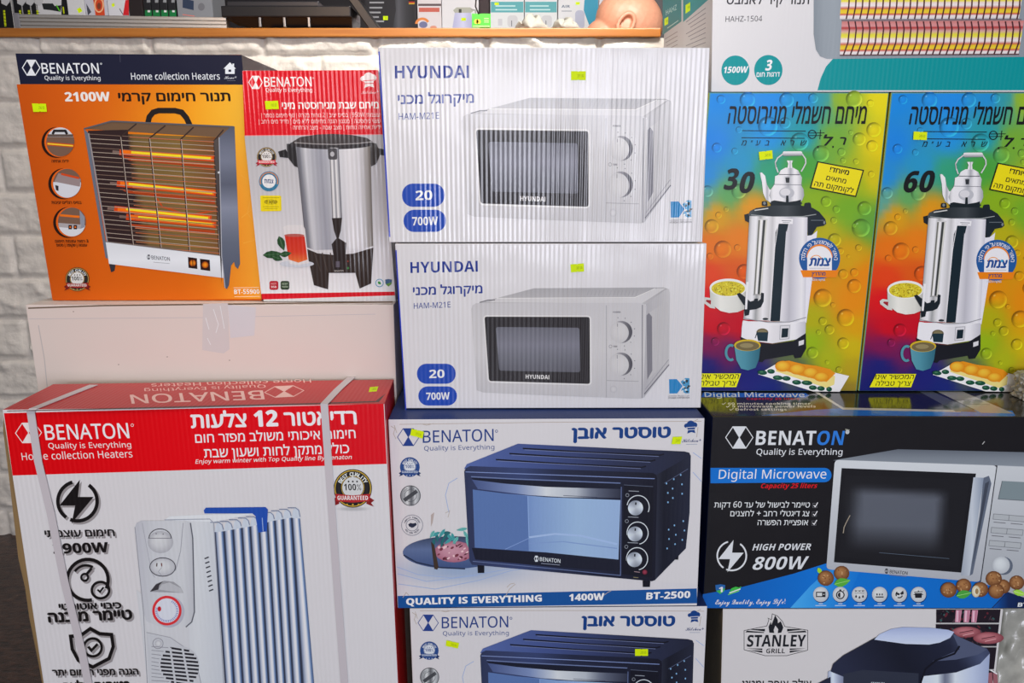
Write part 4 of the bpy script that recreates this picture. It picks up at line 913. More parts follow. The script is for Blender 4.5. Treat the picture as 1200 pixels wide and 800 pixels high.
p = b.part('protection_print'); shadowed(lambda a, c, k: (p.text('הגנה מפני חימום יתר', 62 + a, 791 + c, 163 + a, 789.6 + c, 6.6, k, .04), p.text('בטיחות מלאה', 75 + a, 811 + c, 155 + a, 809 + c, 11, k, .05)))
p = b.part('appliance_picture', label='picture of a white oil radiator with blue ribs and handle')
p.fill([(193, 608.5), (246, 607.5), (251, 612), (269, 884), (176, 884)], lambda x, y: ramp([(0, (198, 196, 206)), (.5, (212, 212, 220)), (1, (196, 198, 210))], (x - 195) / 72), 10, 4)
p.poly([(193, 608.5), (199, 604.5), (246, 602), (300, 601), (251, 611)], (222, 222, 230))
fx = [(251, 612, 264), (262, 611, 274), (272.6, 609, 284.4), (283, 607, 294.6), (292.6, 605.5, 304.6), (303, 603, 314.6), (313, 600.5, 324.6), (321.6, 598.5, 333.8), (331.2, 596.8, 343.2), (341.4, 595, 353.6), (351.8, 596, 368.6)]
for i in range(10):
    x0, y0, xb0 = fx[i]; x1, y1, xb1 = fx[i + 1]; k = (885 - y0) / (800 - y0)
    xb0, xb1 = x0 + (xb0 - x0) * k, x1 + (xb1 - x1) * k; w = x1 - x0
    st = [(0, (44, 48, 66)), (.14, (60, 66, 88)), (.24, (140, 150, 180)), (.42, (196, 200, 216)), (.58, (238, 238, 244)), (.72, (206, 210, 224)), (.82, (120, 142, 186)), (.93, (86, 108, 150)), (1, (70, 82, 112))]
    p.poly([(x0 + w * .1, y0 + 9), (x0 + w * .22, y0 + 2), (x0 + w * .5, y0 - .6), (x0 + w * .8, y0 + .5), (x1, y1 + 8), (x1 - .2, y1 + 12), (x0, y0 + 12)], (198, 204, 220)); p.line([(x0 - w * .4, y0 - .5), (x0 + w * .5, y0 - .6), (x0 + w * .86, y0 + 2.4), (x1, y1 + 9)], 1.0, (120, 130, 160))
    p.strip((x0, y0 + 11), (x1, y1 + 11), (xb1, 884), (xb0, 884), st)
p.poly([(239, 597.5), (241.5, 594.3), (311.5, 593.6), (314.2, 596.5), (313, 622), (303, 623.4), (299.5, 604), (296, 601), (240, 601)], (38, 78, 172)); p.line([(307.5, 606), (308.6, 622)], .9, (150, 170, 214))
p.line([(193, 608.5), (246, 607.5), (250.6, 612), (267.8, 884)], 1.0, (158, 160, 176))
for i in range(8): y = 653 + i * 5.4; x = 240 + i * .75; p.line([(x, y + 1), (x + 5, y - 1)], 1.5, (60, 62, 72))
p.poly([(160, 690), (166, 735), (172, 790), (178, 884), (225, 884), (222, 735)], (206, 204, 212))
p.fill([(158.5, 617), (160.5, 612), (166, 609.4), (218, 609.2), (223.5, 612), (226, 630), (228, 716), (225, 727), (219, 733), (206, 735.6), (186, 733), (172, 727), (168, 715)], lambda x, y: ramp([(0, (186, 184, 196)), (.3, (200, 199, 208)), (.8, (206, 205, 213)), (1, (188, 187, 197))], (x - 158) / 70), 10, 8)
p.line([(223.5, 612), (226.2, 630), (228.2, 716), (225, 728), (218, 734)], 1.4, (92, 92, 104)); p.line([(158.5, 617), (168.5, 716), (173, 800)], .9, (148, 146, 158)); p.line([(167, 612), (178, 670), (182, 676)], .8, (170, 168, 180)); p.line([(215, 612), (212, 645), (206, 668)], .9, (158, 156, 168))
p.disc(188.5, 634.5, 15, 13, (214, 212, 218), (174, 172, 182), -3, -3); p.ring(188, 630, 13, 11, 1.0, (60, 58, 66), 180, 360); p.line([(174, 630), (202, 630)], .8, (120, 118, 128)); p.ell(183.4, 624.6, .7, .7, (70, 70, 80), n=8); p.ell(191.6, 625, .7, .7, (70, 70, 80), n=8)
p.disc(191, 663.6, 15, 10.6, (214, 213, 219), (182, 180, 190), -2, -2); p.ring(191, 663.6, 15, 10.8, 1.0, (62, 60, 70)); p.line([(184.4, 659), (184, 663)], 1.3, (74, 50, 50)); p.line([(189.6, 659), (190, 663)], 1.3, (110, 56, 50)); p.line([(190, 664), (186, 669), (190, 674)], .6, (150, 150, 160))
p.poly([(176, 692.6), (184, 683), (193, 679.6), (204, 681), (212, 687), (215.4, 694)], (156, 154, 162)); p.poly([(176, 692.6), (183, 684), (192, 680), (187, 685), (186, 690)], (62, 58, 64)); p.poly([(186, 690), (190, 684), (199, 681.6), (212, 688), (215, 694)], (186, 184, 192))
p.ell(198.6, 716, 18, 18.4, (178, 176, 192)); p.ell(196, 714.6, 17.2, 17.4, (218, 52, 60)); p.ell(196, 714.6, 14.2, 14.4, (214, 214, 228))
for i in range(28):
    a = math.radians(-60 + i * 9.4); p.line([(196 + 11 * math.cos(a), 714.6 + 11 * math.sin(a)), (196 + 13.6 * math.cos(a), 714.6 + 13.6 * math.sin(a))], .8, (110, 116, 184))
p.ell(187.2, 712.6, 2.2, 3, (200, 30, 40)); p.poly([(172, 740), (200, 746), (228, 765), (236, 800), (236, 884), (178, 884)], (198, 197, 206)); p.line([(172, 740), (200, 746), (228, 765), (236, 800)], .8, (160, 158, 170))
p.ring(185.6, 753, 6, 6, .8, (140, 138, 150)); p.disc(186, 753, 4, 4, (216, 214, 220), (176, 174, 184)); p.ell(211, 778, 23, 22, (196, 195, 204))
for i in range(10):
    y = 759.5 + i * 4.4; hw = 22.5 * math.sqrt(max(.05, 1 - ((y - 779) / 22.5) ** 2)); p.line([(211 - hw, y - 1.4), (211 + hw, y + 2.2)], 2.3, (40, 38, 46)); p.line([(178, y - 3), (211 - hw - 2, y - 1.6)], .7, (136, 134, 146))
p.line([(200, 758), (206, 800)], 2.4, (196, 195, 204)); p.line([(214, 757), (222, 800)], 2.4, (196, 195, 204))
b.sticker([(433.5, 453.4), (443.4, 452.6), (441.4, 458.4), (432, 459.2)], face=b.top, txt='449.00')
T = b.top
p = b.part('flap_gap_line', T, label='dark line painted for the shaded gap at the top flap crease'); p.poly([(8, 481.2), (200, 476.2), (360, 472.2), (440, 469.6), (452, 461), (444, 471), (360, 474), (200, 478.2), (8, 482)], (70, 28, 26))  # dark strip paints in the shade of the gap at the flap crease
p = b.part('top_print', T, label='logo and words printed upside down on the top'); WH = (232, 186, 184)
hexlogo(p, 333, 458.6, 46, 12.5, WH, .8, -.05); dn = (.18, .98)
p.text('BENATON', 308, 457.4, 152, 462.6, 10.5, WH, .012, 0, 3, up=(.22, .975)); p.text('Quality is Everything', 311, 450.6, 169, 455.6, 3.6, WH, .0, 0, 2, up=dn); p.text('Home collection Heaters', 364, 444, 177, 449.6, 4.2, WH, .0, 0, 2, up=dn)
b.build()
RAD = b
# straps: thin plastic bands over the top edge and down the front
def strap(pts_top, pts_front, w):
    th = .0009; rows = []
    for f, pts in ((b.top, pts_top), (b.front, pts_front)):
        for i, (x, y) in enumerate(pts):
            rows.append((f, x, y))
    bm = bmesh.new(); V = []
    k = 0
    for f, x, y in rows:
        wd = w if f is b.front else w * 1.05
        row = []
        nn = f.n if not (abs(y - 482 + x * .0246) < 2.6) else (b.top.n + b.front.n)
        for dx in (-wd / 2, wd / 2):
            xx = x + dx
            c = f.un(xx, y, 0) - b.loc; g = f.layer * .000006 + .0004; row += [c + nn * g, c + nn * (g + th)]
        V.append([bm.verts.new(v) for v in row])
    for r0, r1 in zip(V, V[1:]):
        for a, c in ((0, 1), (1, 3), (3, 2), (2, 0)): bm.faces.new([r0[a], r0[c], r1[c], r1[a]])
    bm.faces.new([V[0][i] for i in (0, 2, 3, 1)]); bm.faces.new([V[-1][i] for i in (0, 1, 3, 2)])
    bmesh.ops.recalc_face_normals(bm, faces=bm.faces[:])
    return mesh_obj('packing_strap', bm, plain('strap_plastic', (208, 203, 206), .3, bump=.0002, bscale=300), b.root)
ye = lambda x: 482.1 - (x - 3) * 0.0246
strap([(110, 451.6), (72, 466.5), (40, ye(40) - 2.0)], [(37.5, ye(37) + 1.6), (46, 540), (60.5, 600), (76.5, 680), (96.5, 760), (104.5, 800), (127, 926)], 9.3)
strap([(412, 442.5), (396, 457), (383, ye(383) - 2.0)], [(380.5, ye(380) + 1.6), (386.5, 560), (396.5, 700), (404, 800), (412, 926)], 8.8)
# bulging kraft side of the radiator carton along its left edge
edge = [(3, 486), (2, 505), (9, 560), (16, 620), (20, 655), (28, 690), (33, 725), (44, 780), (57, 850), (61, 884)]
bm = bmesh.new(); lay = bm.loops.layers.float_color.new('Col'); inner = [(3.6 + (y - 484) * .1486, y) for x, y in edge]
rows = [[bm.verts.new(b.front.un(x, y, -.003 - k * .1) - b.loc) for x, y in edge] for k in (0, 1)]; rin = [[bm.verts.new(b.front.un(x, y, -.001 - k * .1) - b.loc) for x, y in inner] for k in (0, 1)]
for i in range(len(edge) - 1):
    for q, c in (((rows[0][i], rin[0][i], rin[0][i + 1], rows[0][i + 1]), (.30, .20, .09)), ((rows[1][i], rows[0][i], rows[0][i + 1], rows[1][i + 1]), (.34, .30, .25))):
        F = bm.faces.new(q)
        for l in F.loops: l[lay] = c + (1,)
bmesh.ops.recalc_face_normals(bm, faces=bm.faces[:])
o = mesh_obj('bulging_side', bm, b.mat, b.root); o['label'] = 'kraft brown bulging side edge'
# ================================================================== middle stack
HQ = [(463, 291), (828.5, 279.5), (821, 481), (475, 486)]
def hyundai(label, q, src, stick, zt, zb, depth=.34):
    b = Carton('microwave_carton', label, 'carton', q, 1.08, 1.083, depth, white=(222, 222, 234), cols={'front': (218, 218, 230), 'left': (34, 54, 160), 'top': (214, 214, 226), 'right': (206, 206, 218), 'bottom': (200, 200, 210)},
               zt=zt, zb=zb, group='white microwave cartons', rough=0.36, flute=.00034, src=src, coat=0.65)
    p = b.bprint(); BL = (28, 52, 146)
    p.line([(464, 293), (475.6, 480)], 1.5, (34, 60, 190))
    p = b.part('title_print'); p.text('HYUNDAI', 481, 319.8, 560, 318.2, 12.8, BL, .03); p.text('מיקרוגל מכני', 484, 345.6, 565.5, 343.2, 8.8, BL, .022); p.text('HAM-M21E', 485, 361.6, 528, 360, 6.6, (50, 70, 150), .005)
    for y0, y1, t, a, c, h in ((426, 449.5, '20', 503, 521, 9.6), (452.5, 475, '700W', 499.5, 527, 8.4)):
        p = b.part('capacity_pill' if t == '20' else 'power_pill'); x0 = 488.6 + (y0 - 426) * .06; p.rrect(x0, y0, x0 + 45.4, y1, 11.2, (36, 76, 186)); p.text(t, a, y1 - 6.6, c, y1 - 7.2, h, (236, 238, 246), .035)
    p = b.part('brand_mark'); p.poly([(784, 444.2), (793, 444), (800, 452), (793.6, 460.8), (784.4, 461)], (40, 134, 204)); p.poly([(808, 443), (803.5, 442.6), (797.5, 447), (801, 452.4), (798, 457.5), (803, 460.8), (808, 460.6)], (70, 150, 205))
    rn = random.Random(3)
    for i in range(15): x, y = 799 + rn.random() * 8, 443.6 + rn.random() * 16; p.poly([(x, y), (x + 2.2, y + .6), (x + 1.2, y + 2.2), (x - .8, y + 1.8)], (26, 34, 40) if i % 3 else (225, 228, 235))
    p.text('LICENSED PRODUCT OF', 783, 464.6, 808, 464.1, 1.5, (110, 110, 124)); p.text('HYUNDAI CORPORATION', 783, 467, 808, 466.5, 1.8, (50, 50, 64), .01)
    p = b.part('appliance_picture', label='picture of a small white microwave oven with two dials')
    p.fill([(553, 358), (562, 354.5), (626, 337.6), (778, 336.6), (784, 339), (757, 356.5)], lambda x, y: ramp([(0, (168, 168, 178)), (1, (186, 186, 196))], (y - 337) / 20), 8, 6)
    p.poly([(573, 354), (582, 350), (744, 349), (770, 337.6), (780, 337.6), (752, 355.5)], (206, 206, 216)); p.line([(582, 349.4), (744, 348.4), (768, 337.8)], .9, (226, 226, 234)); p.line([(562, 354.2), (572, 351.4), (580, 351.2)], 1, (100, 100, 112))
    for i in range(14): p.line([(690 + i * 4.4, 340), (688 + i * 4.4, 346)], .6, (160, 160, 172))
    p.fill([(757, 356.5), (780, 339), (784, 338.6), (785, 343), (784, 428), (753.6, 466.6)], lambda x, y: ramp([(0, (176, 176, 188)), (1, (196, 196, 206))], (x - 753) / 31), 6, 4)
    p.poly([(757.5, 369.5), (761, 366), (781, 353), (783, 356), (783, 420), (764, 440), (758.4, 444.6)], (192, 192, 202)); p.poly([(757.5, 369.5), (760.5, 366.4), (764, 371), (764.4, 434), (758.4, 444.8)], (126, 126, 140)); p.line([(756, 456), (783.6, 421)], .8, (150, 150, 164)); p.line([(755, 461.5), (784, 427)], 1.2, (110, 110, 124))
    p.fill([(552.4, 362), (554, 357.5), (558, 355), (748, 354.6), (754, 355.6), (757.6, 358.5), (755, 440), (752.6, 466.6), (748, 467), (640, 463), (566, 459.6), (558.6, 457)], lambda x, y: ramp([(0, (198, 198, 209)), (.5, (206, 206, 216)), (1, (192, 192, 203))], (y - 354) / 113), 2, 8)
    p.line([(752.8, 357), (752.4, 466)], 1.0, (120, 120, 134)); p.line([(710.6, 357.6), (710.6, 465.6)], .7, (158, 158, 170)); p.line([(711, 445.6), (748.4, 446.6)], .7, (158, 158, 170))
    p.quadr([(566, 369), (693, 369.4), (693.4, 451.4), (571.4, 448)], 5, (222, 222, 231)); p.quadr([(567.8, 370.8), (691, 371.2), (691.4, 449.6), (573, 446.2)], 3, (46, 44, 50)); p.quadr([(581, 383), (679, 383.8), (680, 436), (585, 434)], 3, None, [(0, (104, 106, 122)), (.4, (122, 124, 142)), (1, (92, 94, 108))])
    p.text('HYUNDAI', 616, 443.4, 643.6, 444.2, 4.9, (228, 228, 236), .02)
    for cx, cy, r in ((727, 388.8, 13), (726.6, 426.4, 13.6)):
        p.disc(cx, cy, r, r, (212, 212, 221), (198, 198, 208)); 
        P = [(cx + 1 + r * math.cos(math.radians(a)), cy + r * math.sin(math.radians(a))) for a in range(-105, 85, 10)]; Q = [(cx - 3 + r * .98 * math.cos(math.radians(a)), cy + 1 + r * .96 * math.sin(math.radians(a))) for a in range(84, -106, -10)]
        n = len(P); p.fill(P + Q, lambda x, y: ramp([(0, (150, 150, 162)), (.5, (110, 110, 122)), (1, (70, 70, 82))], (x - cx) / r * .9), 8, 8); p.line([(cx - 3.4, cy - r * .78), (cx - 3.4, cy - r * .48)], .6, (110, 110, 124)); p.line([(cx - 3.4, cy - r * .4), (cx - 3.2, cy + r * .8)], .4, (184, 184, 196))
        for a in range(-100, 75, 29): p.ell(cx + (r + 4) * math.cos(math.radians(a)), cy + (r + 4) * math.sin(math.radians(a)), .6, .6, (96, 96, 110), n=6)
    p.text('POWER', 718.4, 366.4, 727.2, 366.4, 1.8, (80, 80, 94), .02); p.text('TIME', 718.4, 406.6, 723.4, 406.6, 1.8, (80, 80, 94), .02); p.ring(715.4, 405.6, 1.8, 1.8, .4, (120, 120, 134), n=10); p.disc(719, 455.8, 4.2, 4.2, (206, 206, 216), (182, 182, 194))
    b.sticker(stick, txt='391.00')
    return b.build()
# ---- upper toaster carton first: it carries both
def oven(label, q, src, d, zb, zt, stickers, depth, sw):
    b = Carton('toaster_oven_carton', label, 'carton', q, d, d + .006, depth, white=(212, 204, 210), cols={'front': (208, 200, 206), 'top': (34, 50, 100), 'left': (150, 128, 96), 'right': (34, 46, 92), 'bottom': (190, 176, 160)},
               zt=zt, zb=zb, group='toaster oven cartons', rough=0.4, flute=.00012, src=src)
    N = (24, 60, 124); p = b.bprint()
    def blend(x, y):
        t = math.exp(-(((x - 540) / 70) ** 2 + ((y - 668) / 14) ** 2)); return tuple(u + (v - u) * t for u, v in zip((206, 198, 205), (146, 160, 192)))
    p.fill([(464, 648), (620, 655), (780, 682), (817, 684), (817, 691), (467, 697)], blend, 30, 8)
    for q2 in ([(465, 664), (490, 673), (530, 677), (570, 671), (610, 664)], [(467, 684), (510, 690), (560, 680), (600, 668), (630, 664)], [(466, 672), (500, 681), (560, 674)], [(526, 600), (522, 580), (526, 566), (536, 560)], [(812, 530), (822, 537)], [(812, 553), (822, 564)]): p.line(q2, .8, (150, 166, 206))
    p.poly([(466, 698), (816.5, 689.2), (817, 706.6), (466.5, 712.2)], (26, 78, 146))
    for q2 in ([(472, 700), (476, 694), (479, 697)], [(592, 699), (597, 690), (604, 684)], [(700, 703), (712, 694), (716, 692)]): p.line(q2, .7, (176, 158, 150))
    p.line([(468, 497), (640, 494.6), (822, 493.4)], .6, (170, 150, 140))
    for q2 in ([(458, 499), (463, 502), (461, 508), (464, 514)], [(462, 498), (465, 507)], [(494, 496.6), (500, 498), (508, 496)], [(812, 494), (818, 491)], [(522, 601), (527, 598), (525, 606)], [(594, 688), (598, 684), (603, 683)], [(818, 500), (816.4, 512)]): p.line(q2, .7, (176, 160, 152))
    p.poly([(505, 603), (509, 600), (507, 612), (505, 617)], (176, 158, 156))
    p = b.part('brand_logo'); hexlogo(p, 478.5, 512, 25.5, 20, (40, 62, 132), .8); p.text('BENATON', 495.5, 518.6, 578.6, 516.4, 14, (40, 62, 126), .006); p.ring(581.8, 505, 1.4, 1.4, .6, (40, 62, 126), n=10); p.text('Quality is Everything', 497, 527.8, 579.4, 526.2, 5.4, (60, 78, 134), .0)
    p = b.part('title_print'); p.text('טוסטר אובן', 669.4, 513.6, 786, 512, 11.8, N, .045)
    p = b.part('kitchen_emblem'); chef(p, 809.6, 500.6, .95, N, (206, 198, 205)); p.text('Kitchen+', 799, 518, 821.6, 517.6, 4.6, (36, 56, 110), .005, .1, style='script'); p.line([(804, 520.4), (817, 520.2)], .4, (120, 130, 160))
    p = b.part('quality_badge'); seal(p, 480.3, 547, 11.6, (44, 72, 132), (206, 206, 216), (40, 66, 126), (200, 204, 218))
    p = b.part('warranty_badge'); p.ell(481, 580.4, 12, 12, (66, 66, 72)); p.hfill([(481 + 11.2 * math.cos(i * .2618), 580.4 + 11.2 * math.sin(i * .2618)) for i in range(24)], [(0, (120, 120, 126)), (.35, (208, 206, 210)), (.55, (92, 92, 98)), (.75, (200, 198, 204)), (1, (140, 140, 146))]); p.ring(481, 580.4, 7, 7, .6, (86, 86, 92)); p.line([(473.6, 586), (488.6, 575)], 4.4, (70, 70, 76)); p.arc('TOP CLASS', 481, 580.4, 7.8, -60, 60, 2, (90, 90, 96))
    p = b.part('trust_badge'); p.ring(483, 615, 12.4, 12, .5, (84, 86, 108)); p.ring(483, 615, 7, 6.8, .5, (84, 86, 108)); p.arc('FAMILY COMPANY', 483, 615, 8.2, -75, 75, 2, (60, 62, 84)); p.arc('TSURT NAC UOY', 483, 615, 10, 120, 240, 2, (60, 62, 84), flip=True)
    p.poly([(478.4, 614), (481, 612.4), (484, 613), (487.6, 612.2), (488.4, 614.6), (485, 617.4), (482.6, 618), (479.4, 616.4)], (44, 46, 66))
    p = b.part('food_picture', label='picture of a dark plate with meat and green leaves')
    P = [(531 + 59 * math.cos(math.radians(a)), 647 + 19 * math.sin(math.radians(a))) for a in range(0, 360, 8)]
    p.fill([(x, y) for x, y in P], lambda x, y: ramp([(0, (58, 66, 92)), (.4, (92, 106, 146)), (1, (62, 78, 122))], (y - 628) / 38), 8, 8); p.line([(473, 650), (488, 658.5), (515, 664.5), (545, 666)], 1.6, (40, 48, 74))
    rn = random.Random(5); p.disc(532, 646, 23, 12.5, (196, 142, 160), (160, 96, 118), -4, -3)
    for i in range(26): x, y = 514 + rn.random() * 34, 637 + rn.random() * 18; p.ell(x, y, 1 + rn.random() * 2.4, .7 + rn.random(), ((116, 52, 68), (226, 184, 192), (84, 40, 54))[i % 3], rot=-30, n=7)
    for i in range(16): leaf(p, 506 + rn.random() * 42, 618 + rn.random() * 14 + 4 * (i % 2), 9 + rn.random() * 6, 2, rn.random() * 180, ((70, 150, 156), (40, 96, 104), (104, 172, 170))[i % 3], (50, 110, 116))
    p.poly([(505, 634), (509, 638), (514, 664), (512.4, 667), (509, 666)], (64, 50, 44))
    p = b.part('appliance_picture', label='picture of a black toaster oven with three silver dials')
    p.fill([(544, 549), (547, 543.5), (607, 519.5), (802, 528.6), (807.6, 530), (809.4, 534), (770, 556)], lambda x, y: ramp([(0, (84, 100, 160)), (.35, (64, 76, 128)), (.7, (44, 48, 76)), (1, (36, 38, 56))], (x - 545) / 264), 24, 6)
    for a, c in (((612.6, 525), (778, 533)), ((597, 531), (768, 539.8)), ((581, 538), (757, 547.2))): p.line([a, ((a[0] + c[0]) / 2, (a[1] + c[1]) / 2 + .8), (c[0] - 5, c[1]), (c[0], c[1] - 1.4)], 1.7, (22, 22, 34)); p.line([(a[0] + 2, a[1] + 1.6), (c[0] - 6, c[1] + 1.4)], .5, (120, 128, 170))
    p.fill([(769, 556), (809.4, 533), (808, 600), (803.6, 642), (767, 679.6)], lambda x, y: ramp([(0, (46, 48, 64)), (.25, (26, 27, 40)), (1, (38, 40, 58))], (x - 767) / 42), 8, 3)
    p.line([(778, 566), (806, 549)], .6, (84, 90, 120))
    rn = random.Random(9)
    for cx, cy in ((790, 576), (792, 630)):
        for i in range(9): p.ell(cx - 11 + (i % 3) * 9 + rn.random() * 4, cy - 10 + (i // 3) * 11 - (i % 3) * 5, .9, 1.2, (128, 170, 214), n=7)
    p.hfill([(544, 552), (546, 548), (551, 545.6), (765, 553.6), (769, 556), (770, 560), (767.6, 679), (764, 680.4), (553, 661), (550, 656)], [(0, (48, 54, 84)), (.08, (52, 58, 92)), (.3, (56, 66, 108)), (.5, (38, 42, 66)), (1, (26, 26, 40))], 16)
    p.line([(545.6, 552.4), (660, 556.4), (767, 560.4)], .9, (124, 138, 190)); p.line([(552, 558), (600, 560.6), (727, 565.6)], 1.2, (104, 116, 160)); p.poly([(552, 559.4), (727, 567), (727, 572), (640, 571), (556, 562.6)], (28, 30, 46))
    p.hfill([(553, 561.4), (590, 566), (640, 570), (727.6, 572.6), (727.6, 583), (660, 582), (620, 579.6), (560, 572.4)], [(0, (70, 82, 128)), (.3, (120, 134, 178)), (.5, (206, 206, 214)), (.7, (176, 178, 190)), (.82, (96, 100, 120)), (1, (48, 50, 68))], 20)
    p.hfill([(554, 573), (590, 577.6), (640, 582), (727, 585.4), (724.6, 655), (640, 646.6), (556.4, 641)], [(0, (72, 92, 146)), (.2, (92, 116, 170)), (.36, (100, 124, 178)), (.38, (120, 144, 194)), (.7, (150, 174, 210)), (1, (146, 168, 208))], 24)
    p.poly([(554, 573), (560, 574), (618, 581), (619.6, 645), (592, 643.4), (556.4, 641)], (88, 112, 166)); p.line([(618.6, 581), (620, 629)], .8, (140, 164, 212)); p.line([(620, 629), (650, 625), (680, 627), (723, 637)], 2.2, (158, 178, 218)); p.line([(620, 636), (660, 634), (723, 642)], 1.2, (124, 146, 196)); p.line([(592, 643), (620, 630)], .7, (130, 152, 204)); p.line([(660, 580), (700, 582)], .6, (60, 64, 88))
    p.poly([(553, 641.4), (640, 647), (724.6, 655.4), (727, 669), (640, 663), (557, 655)], (30, 31, 46)); p.line([(554, 657), (640, 665), (727, 673.6), (728, 570)], .8, (100, 112, 156))
    hexlogo(p, 628.6, 654, 5, 6.4, (214, 216, 228), .6); p.text('BENATON', 632.6, 656.6, 656.6, 659, 4.5, (216, 218, 228), .01); p.line([(634, 659.4), (656, 661.4)], .6, (150, 154, 176))
    p.poly([(731, 567), (766, 569), (764, 676), (729, 672)], (24, 24, 36)); p.line([(731, 567.6), (765, 569.6)], .6, (90, 96, 120))
    for cx, cy in ((744.6, 594.6), (744, 625), (743.4, 655)):
        p.ring(cx + 3, cy - 1, 13, 13.6, 1.0, (206, 208, 218), -170, 25) if cy < 600 else p.ring(cx + 3, cy - 1, 12.4, 13, 1.0, (206, 208, 218), -190, 80)
        p.ell(cx, cy, 9.4, 9.4, (20, 20, 28)); n = 28; P = [(cx, cy)] + [(cx + 8.8 * math.cos(i * 2 * math.pi / n), cy + 8.8 * math.sin(i * 2 * math.pi / n)) for i in range(n)]
        cc = [(176, 178, 190)] + [tuple(v + 44 * math.cos(4 * math.pi * i / n + .6) for v in (172, 176, 192)) for i in range(n)]; p.add(P, [(0, 1 + i, 1 + (i + 1) % n) for i in range(n)], cc); p.line([(cx + .4, cy - 6.6), (cx + .2, cy - 3.6)], 1.7, (24, 24, 32))
        p.line([(cx - 8, cy - 20), (cx + 4, cy - 19.4)], .8, (150, 152, 166)); p.ring(cx - 9.6, cy - 15, 1.9, 1.9, .5, (150, 152, 166), n=10)
    p.disc(755.4, 669.6, 3, 3, (150, 60, 80), (90, 26, 44)); p.line([(743, 669), (749.6, 669.8)], .7, (170, 140, 150)); p.line([(742, 675.6), (748, 676.2)], .8, (130, 120, 90))
    for q2 in ([(559.6, 661.4), (567.6, 662), (567.6, 670.6), (560, 670.6)], [(753, 679.6), (762, 680), (761.4, 687), (753.2, 687)], [(790, 655), (795, 650), (794.6, 655)]): p.poly(q2, (24, 24, 34))
    p = b.part('slogan_print'); W_ = (226, 222, 226)
    p.text('QUALITY IS EVERYTHING', 476, 708, 635, 703.8, 7.6, W_, .055); p = b.part('power_print'); p.text('1400W', 666.6, 703.2, 708, 702, 7.8, W_, .055); p = b.part('model_number'); p.text('BT-2500', 757, 701.6, 808.6, 699.6, 8, W_, .05)
    inv = homog(q, src) if src else (lambda x, y: (x, y))
    for sq in stickers: b.sticker([inv(x, y) for x, y in sq], txt='250.00')
    return b.build()
TQ = [(455, 495), (826, 486), (817, 707), (466, 713)]
t1 = oven('lower toaster oven carton at the bottom of the middle stack, cut off by the frame', [(480, 713.5), (829, 709), (819, 915), (488, 916)], TQ, 1.037, 0.0, None,
          [[(523.2, 749.4), (538.2, 752.8), (536.6, 759), (522.4, 756)], [(744, 759.6), (759.2, 759.6), (759.2, 767.6), (744, 767.6)]], .36, 0)
zt1 = (t1.c3[0].z + t1.c3[1].z) / 2
t1z = max(t1.c3[0].z, t1.c3[1].z)
t2 = oven('upper toaster oven carton with blue slogan band, directly under the two white microwave cartons', TQ, None, 1.035, t1z + .002, None,
          [[(482.4, 501.8), (497, 505.2), (495.4, 513.4), (480.8, 509.4)], [(788.2, 511.4), (799.2, 511), (797.2, 519.8), (786.8, 520)]], .38, 1)
t2z = max(t2.c3[0].z, t2.c3[1].z)
h1 = hyundai('lower white microwave carton, bold blue lettering, standing on the toaster oven carton', HQ, None, [(668.4, 309.6), (684, 308.4), (684.6, 318), (669.2, 319)], None, t2z + .0022)
h1z = max(h1.c3[0].z, h1.c3[1].z)
h2 = hyundai('topmost white microwave carton with shiny glare, stacked on an identical carton', [(443, 58), (832, 53), (823.5, 277), (456, 284.5)], HQ, [(671.6, 309.4), (688, 309.2), (688, 318.4), (671.6, 318.6)], None, h1z + .0018)
# sticker of the topmost box follows its own print frame
# ================================================================== right stack
# ---- grill carton at the bottom
SQ = [(847, 713.8), (1176, 713), (1155, 890), (843, 890)]
b = Carton('grill_carton', 'white carton with a flame emblem and a domed grill picture, under the black carton', 'carton', SQ, 1.072, 1.072, .38, white=(206, 196, 198),
           cols={'front': (202, 191, 191), 'right': (150, 150, 130), 'left': (170, 150, 120), 'top': (196, 186, 184)}, zb=0.0, rough=0.45)
gz = max(b.c3[0].z, b.c3[1].z)
K = (30, 30, 36)
p = b.part('brand_emblem'); p.line([(872, 738.6), (898.6, 733.2), (901, 726), (900, 724), (904, 726), (905, 719), (911, 721.5), (917, 728), (919.6, 733.8), (946.6, 738.2), (946.4, 761.6), (922, 768), (896.6, 768), (872, 761)], .7, K, True)
p.poly([(901.5, 741), (900.6, 734), (903.4, 728), (904, 732), (908.4, 720.6), (911.4, 726), (911.6, 730), (915, 727.6), (918, 735), (915.6, 741), (911.4, 741.6), (912, 737), (908.6, 732.6), (906.6, 738), (907.4, 741.4)], K)
for sg in (1, -1):
    for q in ([(13, 739.6), (34, 737), (13, 736.6)], [(14, 741.4), (36, 740.6), (34, 738.6), (14, 740.4)], [(16, 761.4), (35, 759.4), (16, 759.6)], [(16, 764.6), (33, 761.4), (16, 762.2)]): p.poly([(909.4 + sg * x, y) for x, y in q], K)
p.text('STANLEY', 875, 757.4, 943.6, 757.2, 13.6, K, .035); p.text('GRILL', 897.6, 765.2, 919.6, 765.1, 5.6, K, .02)
p = b.part('title_print'); p.text('צולה אופה ומטגן', 869, 806, 950, 806, 8.5, (34, 32, 36), .02)
p = b.part('food_pictures', label='column of meat pictures on black')
rn = random.Random(11)
rows = [(713.8, 729.4), (731, 756.6), (758, 783.4), (785, 812), (813.6, 850)]
